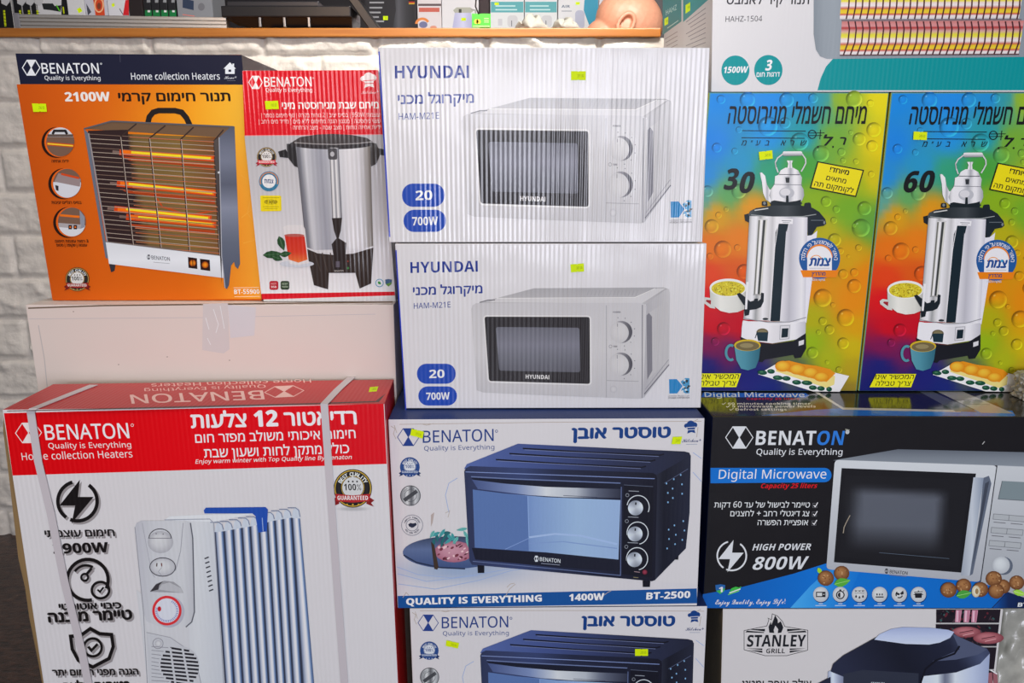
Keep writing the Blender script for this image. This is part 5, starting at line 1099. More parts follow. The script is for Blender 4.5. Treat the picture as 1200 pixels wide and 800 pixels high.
for i, (y0, y1) in enumerate(rows):
    xl = 1097 - (y0 - 714) * .03; xr0 = 1172.6 - (y0 - 714) * .115; xr1 = 1172.6 - (y1 - 714) * .115
    p.poly([(xl, y0), (xr0, y0), (xr1, y1), (xl, y1)], (34, 26, 34)); p.line([(xl, y1 + .8), (xr1, y1 + .8)], 1.1, (180, 172, 172))
    for j in range(34):
        x = xl + 3 + rn.random() * (xr1 - xl - 8); y = y0 + 2.5 + rn.random() * (y1 - y0 - 5); p.ell(x, y, 1 + rn.random() * 2.6, .6 + rn.random() * .9, ((52, 84, 82), (92, 36, 46), (24, 20, 30), (70, 52, 60))[j % 4], rot=rn.random() * 180, n=7)
    if i == 0:
        for x in (1120, 1130, 1139): p.poly([(x, 714.4), (x + 7, 714.4), (x + 5, 729), (x - 1, 728.6)], (196, 130, 150)); p.line([(x + 2, 715), (x + 1.4, 728)], 1.2, (232, 184, 196)); p.line([(x + 5, 715), (x + 4, 728)], .8, (150, 80, 100))
    elif i == 1:
        for cx, cy, w, h in ((1132, 740, 17, 6.4), (1158, 747, 18, 7)): p.disc(cx, cy, w, h, (182, 108, 114), (128, 62, 70), -4, -2); p.line([(cx - 8, cy + 1), (cx + 8, cy - 2)], 1, (86, 40, 48)); p.line([(cx - 4, cy + 4), (cx + 9, cy + 1)], .8, (210, 150, 152))
    elif i == 3:
        for x in (1157, 1163): p.poly([(x, 788), (x + 5, 787), (x + 6, 800), (x + 1, 801)], (150, 90, 98))
        p.line([(1160, 784), (1168, 789)], 1.4, (220, 216, 220))
p = b.part('appliance_picture', label='picture of a domed table grill')
p.hfill([(970, 786), (988, 780), (990, 889), (966, 889)], [(0, (120, 124, 152)), (.4, (206, 208, 222)), (.7, (150, 152, 174)), (1, (110, 112, 136))]); p.poly([(958, 800), (973, 792), (974, 889), (955, 889)], (36, 38, 56))
p.hfill([(1080, 790), (1120, 786), (1148, 776), (1159.4, 764), (1152, 889), (1078, 889)], [(0, (196, 198, 210)), (.25, (206, 208, 216)), (.36, (98, 100, 120)), (.5, (206, 206, 214)), (.75, (182, 186, 208)), (1, (150, 156, 186))], 20)
p.fill([(973, 786), (976, 777), (988, 767), (1008, 756), (1026, 746), (1050, 742), (1116, 740), (1126, 748), (1156, 759), (1159.6, 764.6), (1148, 777), (1120, 787), (1080, 791.6), (1078, 889), (986, 889), (988, 792)], lambda x, y: ramp([(0, (40, 42, 62)), (.4, (26, 27, 40)), (.75, (34, 36, 54)), (.9, (72, 78, 106)), (1, (56, 60, 84))], (x - 973) / 186 + (755 - y) * .003), 20, 10)
p.poly([(1116, 742), (1156, 760), (1146, 766), (1120, 772), (1092, 774), (1124, 760)], (78, 82, 106)); p.line([(1124, 756), (1118, 765), (1096, 773), (1084, 783), (1078, 800)], 2.2, (20, 20, 30))
p.vfill([(1024, 748.6), (1030, 742.4), (1044, 736.2), (1058, 734), (1090, 734.8), (1110, 737), (1117.6, 739.6), (1113, 746.4), (1101, 752), (1088, 754.4), (1060, 753.6)], [(0, (156, 162, 196)), (.5, (182, 186, 212)), (1, (196, 198, 214))])
p.poly([(988, 789), (1010, 784), (1076, 788), (1074, 889), (986, 889)], (46, 48, 62)); p.text('STANLEY', 1020, 800.6, 1036, 801, 2.4, (196, 196, 204), .02)
b.build()

# ---- black digital microwave carton
MQ = [(835, 488), (1248, 489), (1237, 713), (823.5, 713)]
b = Carton('microwave_carton', 'glossy black and blue carton picturing a silver digital microwave with door handle', 'carton', MQ, 1.07, 1.07, .40, white=(205, 198, 208),
           cols={'front': (27, 25, 30), 'left': (22, 34, 78), 'right': (26, 26, 34), 'top': (44, 40, 36), 'bottom': (24, 60, 120)}, zb=gz + .002, rough=0.4)
mz = max(b.c3[0].z, b.c3[1].z)
p = b.bprint(); BLU = (18, 104, 196)
p.fill([(823.6, 696), (868, 688), (930, 672), (968, 660), (1000, 652), (1180, 676), (1196, 676), (1162, 712.2), (823.6, 712.2)], lambda x, y: ramp([(0, (20, 84, 168)), (.4, (18, 108, 204)), (1, (18, 96, 184))], (x - 823) / 370), 16, 4)
p.fill([(926, 712.2), (950, 686), (968, 670), (985, 664), (1010, 664), (988, 712.2)], lambda x, y: ramp([(0, (70, 158, 228)), (1, (20, 108, 202))], (x - 926 + (y - 712) * .2) / 75), 12, 4)
p.fill([(1163, 712.2), (1197, 676), (1237.4, 680), (1235.6, 712.2)], lambda x, y: ramp([(0, (20, 84, 170)), (.3, (22, 40, 86)), (1, (20, 28, 60))], (x - 1163) / 60), 8, 2)
LT = (206, 204, 216)
p = b.part('brand_logo'); hexlogo(p, 866.4, 512.4, 32, 25, LT, 1.0)
w0 = 885.2; p.text('BENAT', 885.2, 521.2, 955.4, 521.2, 16.6, LT, .03); p.text('ON', 957, 521.2, 988.6, 521.2, 16.6, (44, 112, 204), .03, .08); p.ring(993, 506, 1.9, 1.9, .9, LT, n=10); p.ell(993, 506, 1, 1, LT, n=8); p.text('Quality is Everything', 886, 532.6, 987, 532.6, 7, LT, .008)
p = b.part('title_print'); P = [(832.6, 566), (832.6, 548)] + [(966 + 8.4 * math.cos(math.radians(a)), 556.4 + 8.4 * math.sin(math.radians(a))) for a in range(-90, 91, 15)]; p.poly(P, (22, 104, 196)); p.text('Digital Microwave', 842, 560.8, 968, 560.4, 10.6, (224, 228, 240), .0)
p.text('Capacity 25 liters', 891.6, 571.8, 957.6, 571.6, 5.6, (206, 20, 36), .025, .25)
for t, x0, x1, y in (('טיימר לבישול של עד 60 דקות', 836.8, 948.8, 594.4), ('צג דיגטלי רחב + לחצנים', 855.6, 948, 604.6), ('אופציית הפשרה', 887.6, 946.6, 615)):
    p.text(t, x0, y, x1, y, 5.9, (214, 212, 222), .006); cx = 955.4 - (y - 594) * .06; p.line([(cx - 3, y - 5), (cx + 2, y - 5), (cx + 2, y + .2), (cx - 3, y + .2)], .4, (110, 108, 118), True); p.line([(cx - 1.8, y - 2.6), (cx - .2, y - .8), (cx + 3, y - 6)], 1.0, (220, 218, 226))
p = b.part('power_print'); bolt(p, 857.5, 651, 17, LT, 1.9); p.text('HIGH POWER', 881.4, 644.6, 950, 644, 7.6, LT, .025, .22); p.text('800W', 881.6, 667.2, 946.8, 666.4, 15, LT, .03, .22)
p = b.part('slogan_print'); p.text('Enjoy Quality, Enjoy Life!', 838, 707.8, 920, 707, 6.4, (222, 222, 234), .035, .0, style='script'); p = b.part('shield_mark'); shield(p, 844, 690, 11.6, 11.6, (40, 92, 160), (60, 160, 80)); p.text('1', 842, 693.4, 846.6, 693.4, 6, (232, 234, 240), .04); p = b.part('eco_mark'); p.poly([(854, 695), (857, 689), (862, 687), (866, 688), (868.6, 686.6), (867, 691), (860, 693)], (60, 170, 70)); p.line([(854.6, 694.4), (867.6, 689.6)], 1.2, (226, 232, 226)); p.line([(853, 696.4), (866, 692)], 1, (110, 200, 80))
for i, cx in enumerate((961.7, 984.6, 1007, 1030.6, 1053.6, 1076)):
    p = b.part('feature_icon'); cy = 696; p.ell(cx + .5, cy + .8, 9.3, 9.3, (14, 60, 120)); p.disc(cx, cy, 9, 9, (206, 204, 212), (176, 176, 188), -2, -3); D = (34, 34, 42)
    if i == 0: p.rect(cx - 5.6, cy - 3, cx + 5.6, cy + 3.2, D); p.rect(cx - 4.4, cy - 1.8, cx + 1.6, cy + 2, (200, 200, 208)); p.ell(cx + 3.6, cy, .8, .8, (200, 200, 208), n=6)
    elif i == 1: p.ring(cx, cy + .6, 4.4, 4.4, 1.3, D); p.rect(cx - 1.2, cy - 5.8, cx + 1.2, cy - 4.2, D); p.ell(cx, cy + .6, 3, 3, D, a0=90, a1=270); p.line([(cx + 3.4, cy - 3.6), (cx + 4.6, cy - 4.8)], 1, D)
    elif i == 2:
        for dx in (-4, 0, 4): p.line([(cx + dx - 1.4, cy - 5), (cx + dx + 1.4, cy - 3)], .6, D); p.line([(cx + dx - 1.4, cy - 3), (cx + dx + 1.4, cy - 5)], .6, D); p.poly([(cx + dx, cy + .2 + abs(4 - abs(dx)) * .3), (cx + dx + 1.3, cy + 3 + (dx == 0)), (cx + dx, cy + 4 + (dx == 0)), (cx + dx - 1.3, cy + 3 + (dx == 0))], D)
        p.line([(cx - 5.6, cy - 1.4), (cx + 5.6, cy - 1.4)], .5, D)
    elif i == 3:
        p.line([(cx - 4.6, cy + 3), (cx + 4.6, cy + 3)], 1.3, D)
        for dx in (-3, 0, 3): p.ell(cx + dx, cy - .2, .9, 1, D, n=8); p.rect(cx + dx - .5, cy - .2, cx + dx + .5, cy + 1.2, D)
    elif i == 4: p.ring(cx, cy, 3.8, 3.8, 1.4, D, 20, 120); p.ring(cx, cy, 3.8, 3.8, 1.4, D, 150, 230); p.poly([(cx + .6, cy - 1), (cx + 4.4, cy - 4.6), (cx + 5.4, cy - 1), (cx + 3, cy + .6)], D); leaf(p, cx - 1.6, cy - .6, 5, 1.4, 200, D, D)
    else: p.poly([(cx - 4.4, cy - 1.6), (cx + 4.4, cy - 1.6), (cx + 3.8, cy + 4), (cx - 3.8, cy + 4)], D); p.line([(cx - 5, cy - 2.6), (cx + 5, cy - 3.4)], .9, D); p.line([(cx - 5.8, cy), (cx + 5.8, cy)], .8, D); p.line([(cx - .8, cy - 4), (cx + .8, cy - 4.2)], .9, D)
    for j, w in ((0, 3.4), (1, 7.4)): p.line([(cx - w + 1, 706.8 + j * 2.3), (cx + w - 1, 706.8 + j * 2.3)], 1.1, (170, 190, 222))
p = b.part('appliance_picture', label='picture of a silver microwave oven with handle and keypad')
p.fill([(976, 539), (1052, 526), (1244.6, 530.5), (1240, 548), (1168, 545)], lambda x, y: ramp([(0, (92, 96, 110)), (.5, (118, 122, 136)), (1, (130, 134, 148))], (y - 526) / 20), 10, 6)
p.fill([(1168, 545), (1216, 547), (1201, 700), (1149, 682)], lambda x, y: ramp([(0, (190, 189, 200)), (1, (160, 160, 172))], (y - 545) / 140), 4, 8)
p.quadr([(978, 538.4), (1168, 545), (1148.6, 681.4), (968, 666.4)], 5, None, [(0, (200, 199, 210)), (.5, (184, 183, 195)), (1, (164, 163, 176))]); p.line([(1168, 545), (1148.6, 681)], 1.2, (54, 54, 64))
p.poly([(986, 548), (1143.4, 554.4), (1126, 670.4), (977, 658.2)], (29, 28, 34))
def win(x, y):
    u = (x - 982 + (y - 548) * .1) / 148; v = (y - 551 - u * 8) / 108; e = min(1, max(0, (u - .1) / .12)) * min(1, max(0, (.9 - u) / .1)) * min(1, max(0, (v - .14) / .1)) * min(1, max(0, (.86 - v) / .3))
    return tuple(a + (c - a) * e for a, c in zip((31, 30, 36), (88, 90, 104)))
p.fill([(990, 556), (1136, 562), (1122, 664), (983, 652)], win, 26, 22); p.line([(1030, 647), (1112, 654)], .5, (86, 96, 116))
p.poly([(1152, 559.4), (1158.6, 557), (1161.4, 566), (1139.6, 672), (1135.6, 674.4), (1148, 600)], (92, 98, 118)); p.poly([(1154, 566), (1159, 563), (1141, 655), (1139, 664)], (64, 68, 84))
p.hfill([(1140.4, 558.8), (1152.4, 559.4), (1136, 674), (1125.6, 674)], [(0, (150, 154, 172)), (.5, (186, 188, 204)), (1, (130, 138, 162))])
hexlogo(p, 1038.6, 668.6, 4, 5.2, (40, 40, 50), .6); p.text('BENATON', 1042, 671, 1063, 673, 3.9, (44, 44, 54), .015); p.line([(1042, 673.2), (1062, 675)], .5, (120, 118, 130))
p.poly([(1174, 563), (1212, 565), (1208, 586.6), (1169.4, 584.2)], (120, 130, 140)); p.line([(1174, 563), (1169.4, 584.2), (1208, 586.6)], .8, (92, 96, 106))
for x, y in ((1164, 601.6), (1161.6, 617.4), (1159.2, 632.6)):
    p.poly([(x, y), (x + 18, y + 1.6), (x + 17, y + 8), (x - .8, y + 6.2)], (168, 168, 178)); p.poly([(x + 18.6, y + 1.7), (x + 37, y + 3), (x + 36, y + 9.4), (x + 17.8, y + 8.1)], (168, 168, 178)); p.line([(x, y), (x + 37, y + 3), (x + 36, y + 9.4), (x - .8, y + 6.2)], .6, (112, 112, 122), True); p.line([(x + 18.3, y + 1.6), (x + 17.4, y + 8)], .6, (112, 112, 122)); p.line([(x, y + 9.6), (x + 14, y + 10.8)], .9, (110, 108, 118)); p.line([(x + 20, y + 11.2), (x + 34, y + 12.4)], .9, (110, 108, 118))
p.ell(1175.6, 662.4, 10.8, 10.6, (92, 98, 116)); p.disc(1172.6, 661.4, 10.4, 10.2, (206, 206, 216), (172, 172, 184), -2, -3)
p = b.part('food_picture', label='picture of walnuts and green leaves'); rn = random.Random(4)
leaf(p, 960.4, 668.6, 9, 2.6, 60, (150, 196, 40), (190, 220, 90)); walnut(p, 986, 671, 9.2, rn); walnut(p, 967.4, 676.8, 9.6, rn); leaf(p, 986.6, 681.6, 20, 5.2, -14, (84, 160, 60), (150, 200, 120))
p = b.part('food_picture', label='picture of a heap of walnuts with leaves'); 
for a in ((1191, 682, 9), (1174.6, 686.6, 9), (1148.4, 690, 9.4), (1164, 677.4, 9.6), (1167, 691.8, 9.4), (1128.8, 685.6, 9), (1111, 690.4, 9.6)): walnut(p, *a, rn)
leaf(p, 1129, 695.4, 19, 5, -12, (70, 150, 64), (150, 200, 130)); p.disc(1143, 692, 5, 7, (226, 218, 206), (186, 166, 140)); p.ell(1144, 692, 2, 3.4, (150, 120, 86)); leaf(p, 1194, 694, 16, 3.6, 16, (150, 200, 70), (210, 230, 170))
p = b.part('model_number'); p.text('BT', 1191.6, 710, 1203.6, 710, 4.8, (210, 210, 222), .04)
# scuffs
p = b.part('scuff_marks'); p.line([(995.6, 603), (991.4, 611), (988.6, 617), (987.6, 624)], 1.1, (150, 136, 126)); p.line([(1153, 516.6), (1150.4, 520)], 1, (170, 166, 172)); p.line([(990, 502.4), (995, 503.4)], 1.1, (150, 146, 140))
# printed top
GL = ink(0.14, 0.0, 0.6); T = b.top
p = b.part('top_print', T, label='foreshortened words and microwave picture on the glossy top', mat=GL)
P0 = 829; p.poly([(808, 454), (1250, 455), (1247, 488), (836, 487)], (40, 37, 34))
p.fill([(892, 486.6), (955, 480), (990, 478), (1186, 481), (1190, 486.8), (1186, 487.6)], lambda x, y: ramp([(0, (26, 84, 170)), (1, (40, 120, 210))], (x - 892) / 200), 8, 2)
p.poly([(958, 457), (1060, 457), (1130, 481), (990, 479)], (30, 30, 36)); p.line([(953, 457), (988, 478.6), (1126, 481.6)], 2.4, (188, 182, 184)); p.poly([(1075, 457.4), (1090, 457.4), (1146, 482.6), (1120, 482)], (90, 92, 104)); p.poly([(1096, 457.4), (1126, 457.6), (1188, 484.4), (1150, 483.6)], (168, 162, 160)); p.line([(1118, 468), (1150, 469)], .6, (110, 104, 104)); p.line([(1128, 473), (1160, 474)], .6, (110, 104, 104))
p.poly([(824, 460), (944, 460.6), (948, 463), (944, 465.6), (822, 465.2)], (36, 96, 196)); p.text('Digital Microwave', 826, 464.9, 943, 465.1, 5.4, (214, 222, 240), .01, up=(-.1, -1)); p.text('Capacity 25 liters', 875, 468.2, 937, 468.4, 2.4, (190, 30, 40), .02, up=(-.1, -1))
for t, x0, x1, y in (('60 minutes cooking timer', 853, 950, 474.2), ('5 microwave power levels', 858, 956, 477.4), ('Defrost settings', 862, 922, 481)): p.text(t, x0, y, x1, y, 2.7, (214, 206, 200), .02, up=(-.1, -1)); p.line([(x0 - 7, y - 1.4), (x0 - 5.6, y - .3), (x0 - 2.4, y - 2.6)], .7, (214, 206, 200))
b.build(); MWB = b

# ---- two hot water urn cartons
CP = [(835, 112, 20, 128, 214), (900, 115, 28, 132, 220), (945, 113, 30, 134, 205), (963, 113, 46, 146, 160), (985, 115, 140, 172, 40), (1036, 115, 216, 204, 16), (835, 170, 24, 124, 214), (900, 160, 30, 138, 212), (945, 158, 34, 146, 165), (972, 165, 110, 162, 50), (1033, 170, 214, 194, 12), (825, 205, 30, 130, 206), (868, 192, 34, 140, 190), (900, 200, 46, 150, 116), (940, 195, 66, 152, 56), (1000, 212, 150, 172, 24), (1024, 205, 196, 182, 16), (822, 235, 84, 152, 140), (855, 228, 90, 156, 90), (880, 246, 210, 140, 16), (838, 252, 206, 146, 16), (958, 235, 128, 166, 26), (995, 245, 110, 162, 36), (1020, 262, 92, 152, 56), (835, 290, 216, 108, 10), (866, 282, 216, 118, 14), (965, 275, 172, 164, 18), (995, 300, 196, 150, 12), (1012, 325, 216, 128, 8), (830, 322, 212, 62, 16), (864, 322, 208, 84, 16), (950, 335, 214, 132, 8), (1000, 355, 214, 130, 10), (832, 350, 206, 16, 26), (864, 345, 204, 30, 22), (835, 382, 192, 8, 30), (864, 384, 186, 10, 34), (950, 372, 166, 162, 16), (1004, 385, 204, 150, 10), (830, 404, 118, 20, 76), (858, 408, 104, 26, 84), (948, 402, 140, 170, 22), (1000, 405, 190, 168, 16), (825, 430, 26, 28, 108), (880, 440, 26, 30, 110), (930, 428, 84, 100, 70), (972, 424, 160, 168, 22), (1000, 434, 172, 150, 26), (825, 455, 18, 28, 104), (900, 455, 22, 34, 110), (955, 457, 30, 40, 104), (994, 456, 138, 118, 40)]
def ubg(x, y):
    sw = 0; c = [0, 0, 0]
    for a, b_, r, g, bl in CP:
        w = 1.0 / ((x - a) ** 2 + (y - b_) ** 2 + 30) ** 1.9; sw += w; c[0] += w * r; c[1] += w * g; c[2] += w * bl
    return tuple(v / sw for v in c)
BUB = [(845, 116.5, 5.5), (876, 117, 9.5), (922, 117, 9), (953, 115, 6), (1001, 116, 10), (1020, 121, 4.5), (900, 148, 12), (920, 144, 7), (866, 152, 4), (1024, 152, 9), (1007, 163, 8), (1022, 171, 7), (997, 155, 3), (937, 166, 11), (962, 180, 10), (986, 178, 5), (840, 173, 6), (861, 177, 4), (1003, 189, 3.5), (988, 188, 3.5), (1021, 204, 4), (829, 224, 7), (866, 224, 9), (968, 236, 6.5), (980, 245, 4.5), (1013, 244, 8.5), (1009, 267, 11), (977, 258, 4), (1001, 264, 2.5), (978, 281, 8), (842, 252, 4), (851, 245, 3), (834, 265, 8.5), (847, 292, 10.5), (864, 290, 4), (872, 318, 9), (985, 294, 4), (994, 300, 2), (988, 321, 6), (1001, 319, 5), (1001, 335, 8.5), (964, 349, 11), (976, 357, 3), (991, 372, 10.5), (964, 376, 5), (972, 386, 6), (959, 389, 3), (988, 402, 7), (952, 413, 7), (969, 424, 2.5), (983, 433, 4), (848, 385, 8), (930, 208, 9), (832, 300, 4), (1006, 290, 4), (838, 400, 5)]
def urn(label, q, src, num, stick, cut=None):
    b = Carton('urn_carton', label, 'carton', q, 1.2, 1.2, .31, white=(205, 205, 212), cols={'front': (90, 140, 120), 'left': (206, 196, 30), 'right': (60, 36, 24), 'top': (60, 140, 190), 'back': (200, 120, 20), 'bottom': (30, 30, 90)},
               zb=mz + .002, group='hot water urn cartons', rough=0.36, src=src)
    p = b.bprint(); p.fill([(832.4, 109.4), (1040.8, 109.4), (1003, 457.6), (801.4, 457.6)], ubg, 34, 50)
    for cx, cy, r in BUB:
        n = 18; P = [(cx - r * .1, cy - r * .1)]; C = [tuple(min(250, v * 1.06 + 2) for v in ubg(cx, cy))]; fs = []
        for k, rr in ((1, .62), (2, .9), (3, 1.0)):
            for i in range(n):
                a = 2 * math.pi * i / n; x, y = cx + r * rr * math.cos(a), cy + r * rr * math.sin(a); d = math.cos(a - math.radians(225)); f = {1: 1.0, 2: 1.0 - .36 * d - .08, 3: .84 - .12 * d}[k]
                P.append((x, y)); C.append(tuple(max(2, min(252, v * f + (10 if k == 2 and d < -.3 else 0))) for v in ubg(x, y)))
        fs = [(0, 1 + i, 1 + (i + 1) % n) for i in range(n)]
        for k in (0, 1): fs += [(1 + k * n + i, 1 + (k + 1) * n + i, 1 + (k + 1) * n + (i + 1) % n, 1 + k * n + (i + 1) % n) for i in range(n)]
        p.add(P, fs, C); p.ell(cx - r * .42, cy - r * .45, r * .14, r * .1, tuple(min(250, v * .8 + 55) for v in ubg(cx, cy)), rot=-45, n=8)
    K = (18, 20, 24)
    p = b.part('title_print'); p.text('מיחם חשמלי מנירוסטה', 852.4, 144.6, 1014.6, 144.8, 20, K, .012, .12)
    p = b.part('maker_mark'); p.line([(869.4, 153), (944, 153.6)], .9, K); p.line([(868.8, 161.3), (942.6, 162)], .9, K)
    for i, ch in enumerate('ש ר א   ב ע ״ מ'.split()): x = (937.6, 925.4, 914.6, 896, 885, 879.4, 868.6)[i]; w = (7.4, 5, 6, 5, 6, 2.4, 6)[i]; p.text(ch, x, 170.4, x + w, 170.4, 6, K, .0, .25, ref=.592)
    p.ring(951.6, 157.4, 4.6, 4.8, 1.0, K); p.line([(947, 155.8), (966, 155.6)], .8, K); p.line([(947, 158.8), (963, 158.6)], .8, K); p.line([(961.5, 152), (960.6, 163)], .8, K); p.line([(957, 152.8), (966, 152.4)], .01, K)
    p.text('ל', 964, 170.4, 975.6, 170.4, 10, K, .02, .25); p.ell(958.4, 172, 1, 1.2, K, n=8); p.ell(976, 172, 1, 1.2, K, n=8); p.text('ר', 983.6, 169.4, 991, 169.4, 8.6, K, .02, .2)
    p = b.part('capacity_number'); t, y0, y1 = num
    p.text(t[0], 847.6, y0, 864.6, y0 + .4, 24, K, .05, .2); p.text(t[1], 866, y1, 883.4, y1, 24, K, .05, .2)
    p = b.part('tea_note', label='yellow note panel with black frame'); Q = [(958.2, 189.6), (1011.4, 199.6), (1002.4, 230), (949.6, 219.8)]; p.poly(Q, (226, 208, 20)); p.line(Q, 1.4, K, True)
    up = (.28, -.96)
    p.text('מיוחד!', 971.4, 200.8, 994, 205, 5.2, K, .03, up=up); p.text('מתאים', 967.4, 210.6, 990.6, 215, 5, K, .012, up=up); p.text('לקומקום תה', 953.4, 217.4, 999, 226.2, 5.2, K, .012, up=up)
    p = b.part('appliance_picture', label='picture of a steel urn with a teapot on its lid')
    S = [(0, (150, 152, 160)), (.12, (236, 236, 242)), (.4, (220, 220, 228)), (.55, (160, 162, 172)), (.75, (236, 236, 242)), (1, (150, 152, 162))]
    p.ell(921, 238, 19, 3, (40, 50, 56))
    p.line([(917.6, 180), (911, 185), (908.4, 190), (909.4, 196), (911.6, 202)], 1.5, (196, 196, 204)); p.line([(939.4, 180), (943.6, 186), (944, 191), (941.6, 196), (938.6, 201)], 1.5, (196, 196, 204)); p.line([(908.8, 190), (909.8, 196)], .5, (70, 72, 80))
    p.quadr([(917, 177.4), (939.6, 177.2), (940.4, 182.4), (917, 182.8)], 2, None, [(0, (236, 236, 240)), (.5, (190, 190, 198)), (1, (120, 122, 130))])
    p.hfill([(890, 202.4), (892.6, 202), (896.4, 206), (898.4, 216), (901.6, 222), (906, 222), (904, 238), (897.4, 234), (894, 226), (892.6, 213)], S)
    p.hfill([(908, 206.4), (914.6, 203.8), (937, 203.8), (939.6, 208), (938.6, 217), (941.4, 222), (942, 229), (939.6, 235), (934, 238.6), (910, 238.6), (903.6, 235), (901, 229), (903, 222), (907.4, 216)], S)
    p.ell(921.6, 226, 9, 6.6, (176, 178, 188)); p.ell(920, 225, 6, 4.4, (206, 206, 214)); p.poly([(920, 208), (925, 208), (924.6, 214), (920.8, 214)], (46, 50, 56)); p.line([(906, 216), (940, 216.6)], .7, (120, 122, 132))
    p.hfill([(911.6, 205), (914.6, 199.4), (920, 196.4), (929, 196.4), (935, 199.6), (938, 205), (930, 206.4), (918, 206.4)], S); p.line([(913, 204.4), (937, 204.6)], .9, (80, 82, 92)); p.hfill([(921.6, 188), (929, 188), (927.6, 191.6), (928.4, 196.8), (922.4, 196.8), (923.4, 191.6)], S)
    p.poly([(903, 236), (907, 234.6), (920.6, 236.6), (921, 229), (923.6, 229), (924, 236.6), (934, 235), (938.4, 233.6), (938, 238), (940, 246), (903, 246)], (22, 32, 38))
    BK = (24, 32, 40)
    p.poly([(872, 251.4), (877, 250), (880, 254), (879, 261.6), (873, 258.4)], BK); p.fill([(876.6, 252), (879, 247), (886, 243.6), (906, 240.6), (938, 240.6), (952, 243.4), (959.6, 248), (966.8, 256.6), (968, 262), (965, 264.4), (957, 265.8), (951, 275.6), (946.4, 276), (945.6, 256), (915, 255), (882, 254.4)], lambda x, y: ramp([(0, (70, 78, 84)), (.2, (30, 38, 44)), (.5, (60, 66, 72)), (.7, (24, 32, 38)), (1, (28, 36, 46))], (x - 876) / 92), 16, 6)
    p.line([(880, 251.6), (905, 254), (940, 253.6), (956, 251)], .9, (146, 152, 156)); p.line([(884, 246.4), (900, 244)], 1.2, (196, 198, 200)); p.quadr([(892.6, 235.6), (898.6, 235.4), (899.4, 241.4), (892.4, 241)], 1.5, BK); p.ell(895.6, 238, 1.6, 1.8, (120, 126, 130)); p.quadr([(942.6, 237.6), (949.6, 237), (951, 245.6), (941.6, 244)], 2, BK)
    p.strip((878, 253), (946, 254.4), (944.4, 378), (871, 374), [(0, (150, 150, 152)), (.05, (206, 206, 212)), (.12, (232, 232, 236)), (.19, (150, 152, 156)), (.24, (196, 196, 200)), (.3, (232, 232, 236)), (.4, (186, 186, 192)), (.47, (222, 222, 228)), (.62, (206, 206, 216)), (.72, (178, 178, 190)), (.8, (196, 196, 208)), (.92, (222, 222, 232)), (1, (190, 190, 204))])
    p.poly([(945.4, 276), (952, 274.6), (957.4, 270), (951, 330), (944.6, 378), (943, 378)], (216, 216, 228))
    p.poly([(946, 254), (958, 253), (966, 257), (967.4, 262.6), (957, 265.6), (951, 275.4), (946.4, 276)], (26, 36, 46)); p.line([(950, 258), (965, 258)], .8, (96, 106, 116)); p.ell(965.6, 260.6, 1.2, 2, (120, 128, 134), n=8)
    p.poly([(912.4, 262), (923.6, 262), (921.6, 272), (921, 270), (913.6, 376), (901.6, 376), (908.6, 272)], (20, 36, 46)); p.poly([(914, 256), (929, 256.4), (928.6, 262.4), (913.6, 261.8)], (222, 222, 230)); p.line([(915.6, 258.4), (927, 258.8)], .8, (120, 122, 132)); p.line([(917, 260.4), (925, 260.8)], .7, (140, 142, 150)); p.line([(912.6, 256), (907.6, 290), (902, 376)], .8, (236, 236, 240))
    p.strip((888.6, 256.6), (899, 256.6), (891.6, 345), (883, 345), [(0, (120, 120, 110)), (.12, (84, 86, 84)), (.25, (226, 226, 222)), (.45, (238, 238, 238)), (.58, (40, 44, 44)), (.78, (66, 70, 70)), (.86, (214, 214, 210)), (1, (190, 190, 190))]); p.line([(888.4, 257), (899.4, 257)], 1.4, (196, 196, 200)); p.line([(882.4, 345), (892, 345)], 1.4, (150, 150, 152))
    p.fill([(870, 376), (944, 377), (943.6, 390), (935, 397), (905, 402), (880, 399), (868.4, 395), (869, 384)], lambda x, y: ramp([(0, (226, 226, 232)), (.3, (240, 240, 244)), (.55, (206, 206, 214)), (.8, (226, 226, 234)), (1, (180, 180, 192))], (x - 868) / 76), 12, 3); p.line([(870.6, 372.6), (900, 377.4), (925, 377), (944.4, 371.6)], 1.0, (136, 138, 146)); p.line([(870.4, 375.4), (900, 380.4), (925, 380), (944.2, 374.6)], .8, (240, 240, 244)); p.ell(896.6, 373.4, 3.4, 1.4, (40, 46, 52))
    p.poly([(913, 380), (926.4, 379.4), (925.4, 397.4), (912.6, 398.6)], (206, 206, 214)); p.line([(914, 381.6), (925, 381), (924, 396.6), (913.4, 397.4)], .6, (140, 142, 150), True); p.poly([(916, 384.6), (923.6, 384.2), (922.8, 394.6), (915.2, 395.4)], (20, 36, 46))
    p.ell(893, 389, 7, 4.6, (96, 84, 60)); p.ell(893, 389, 5.6, 3.4, (120, 112, 84)); p.poly([(886, 389), (900, 389), (899, 399.6), (888, 399)], (26, 48, 60)); p.line([(886.6, 390), (884.6, 396)], 1, (26, 48, 60))
    p.poly([(867, 394), (880, 400), (905, 403), (930, 399), (944, 390), (944.4, 408), (938.4, 418.6), (931, 419.4), (929.6, 415.4), (896, 421), (893, 424), (889.4, 423.6), (890, 412), (868, 398)], (24, 26, 34)); p.poly([(935.6, 399.6), (941.8, 397.6), (941.6, 403), (935.6, 405)], (206, 206, 214))
    p.poly([(863, 344), (866.4, 342.6), (874, 349), (879, 353), (883, 352), (884, 349.6), (888, 349.4), (888, 352.6), (891, 350), (891.6, 342.6), (895, 343.2), (894.6, 353), (891.4, 359.6), (886, 362), (878.4, 363), (877.4, 368.8), (872.4, 370), (871, 357), (865.6, 348.6)], BK)
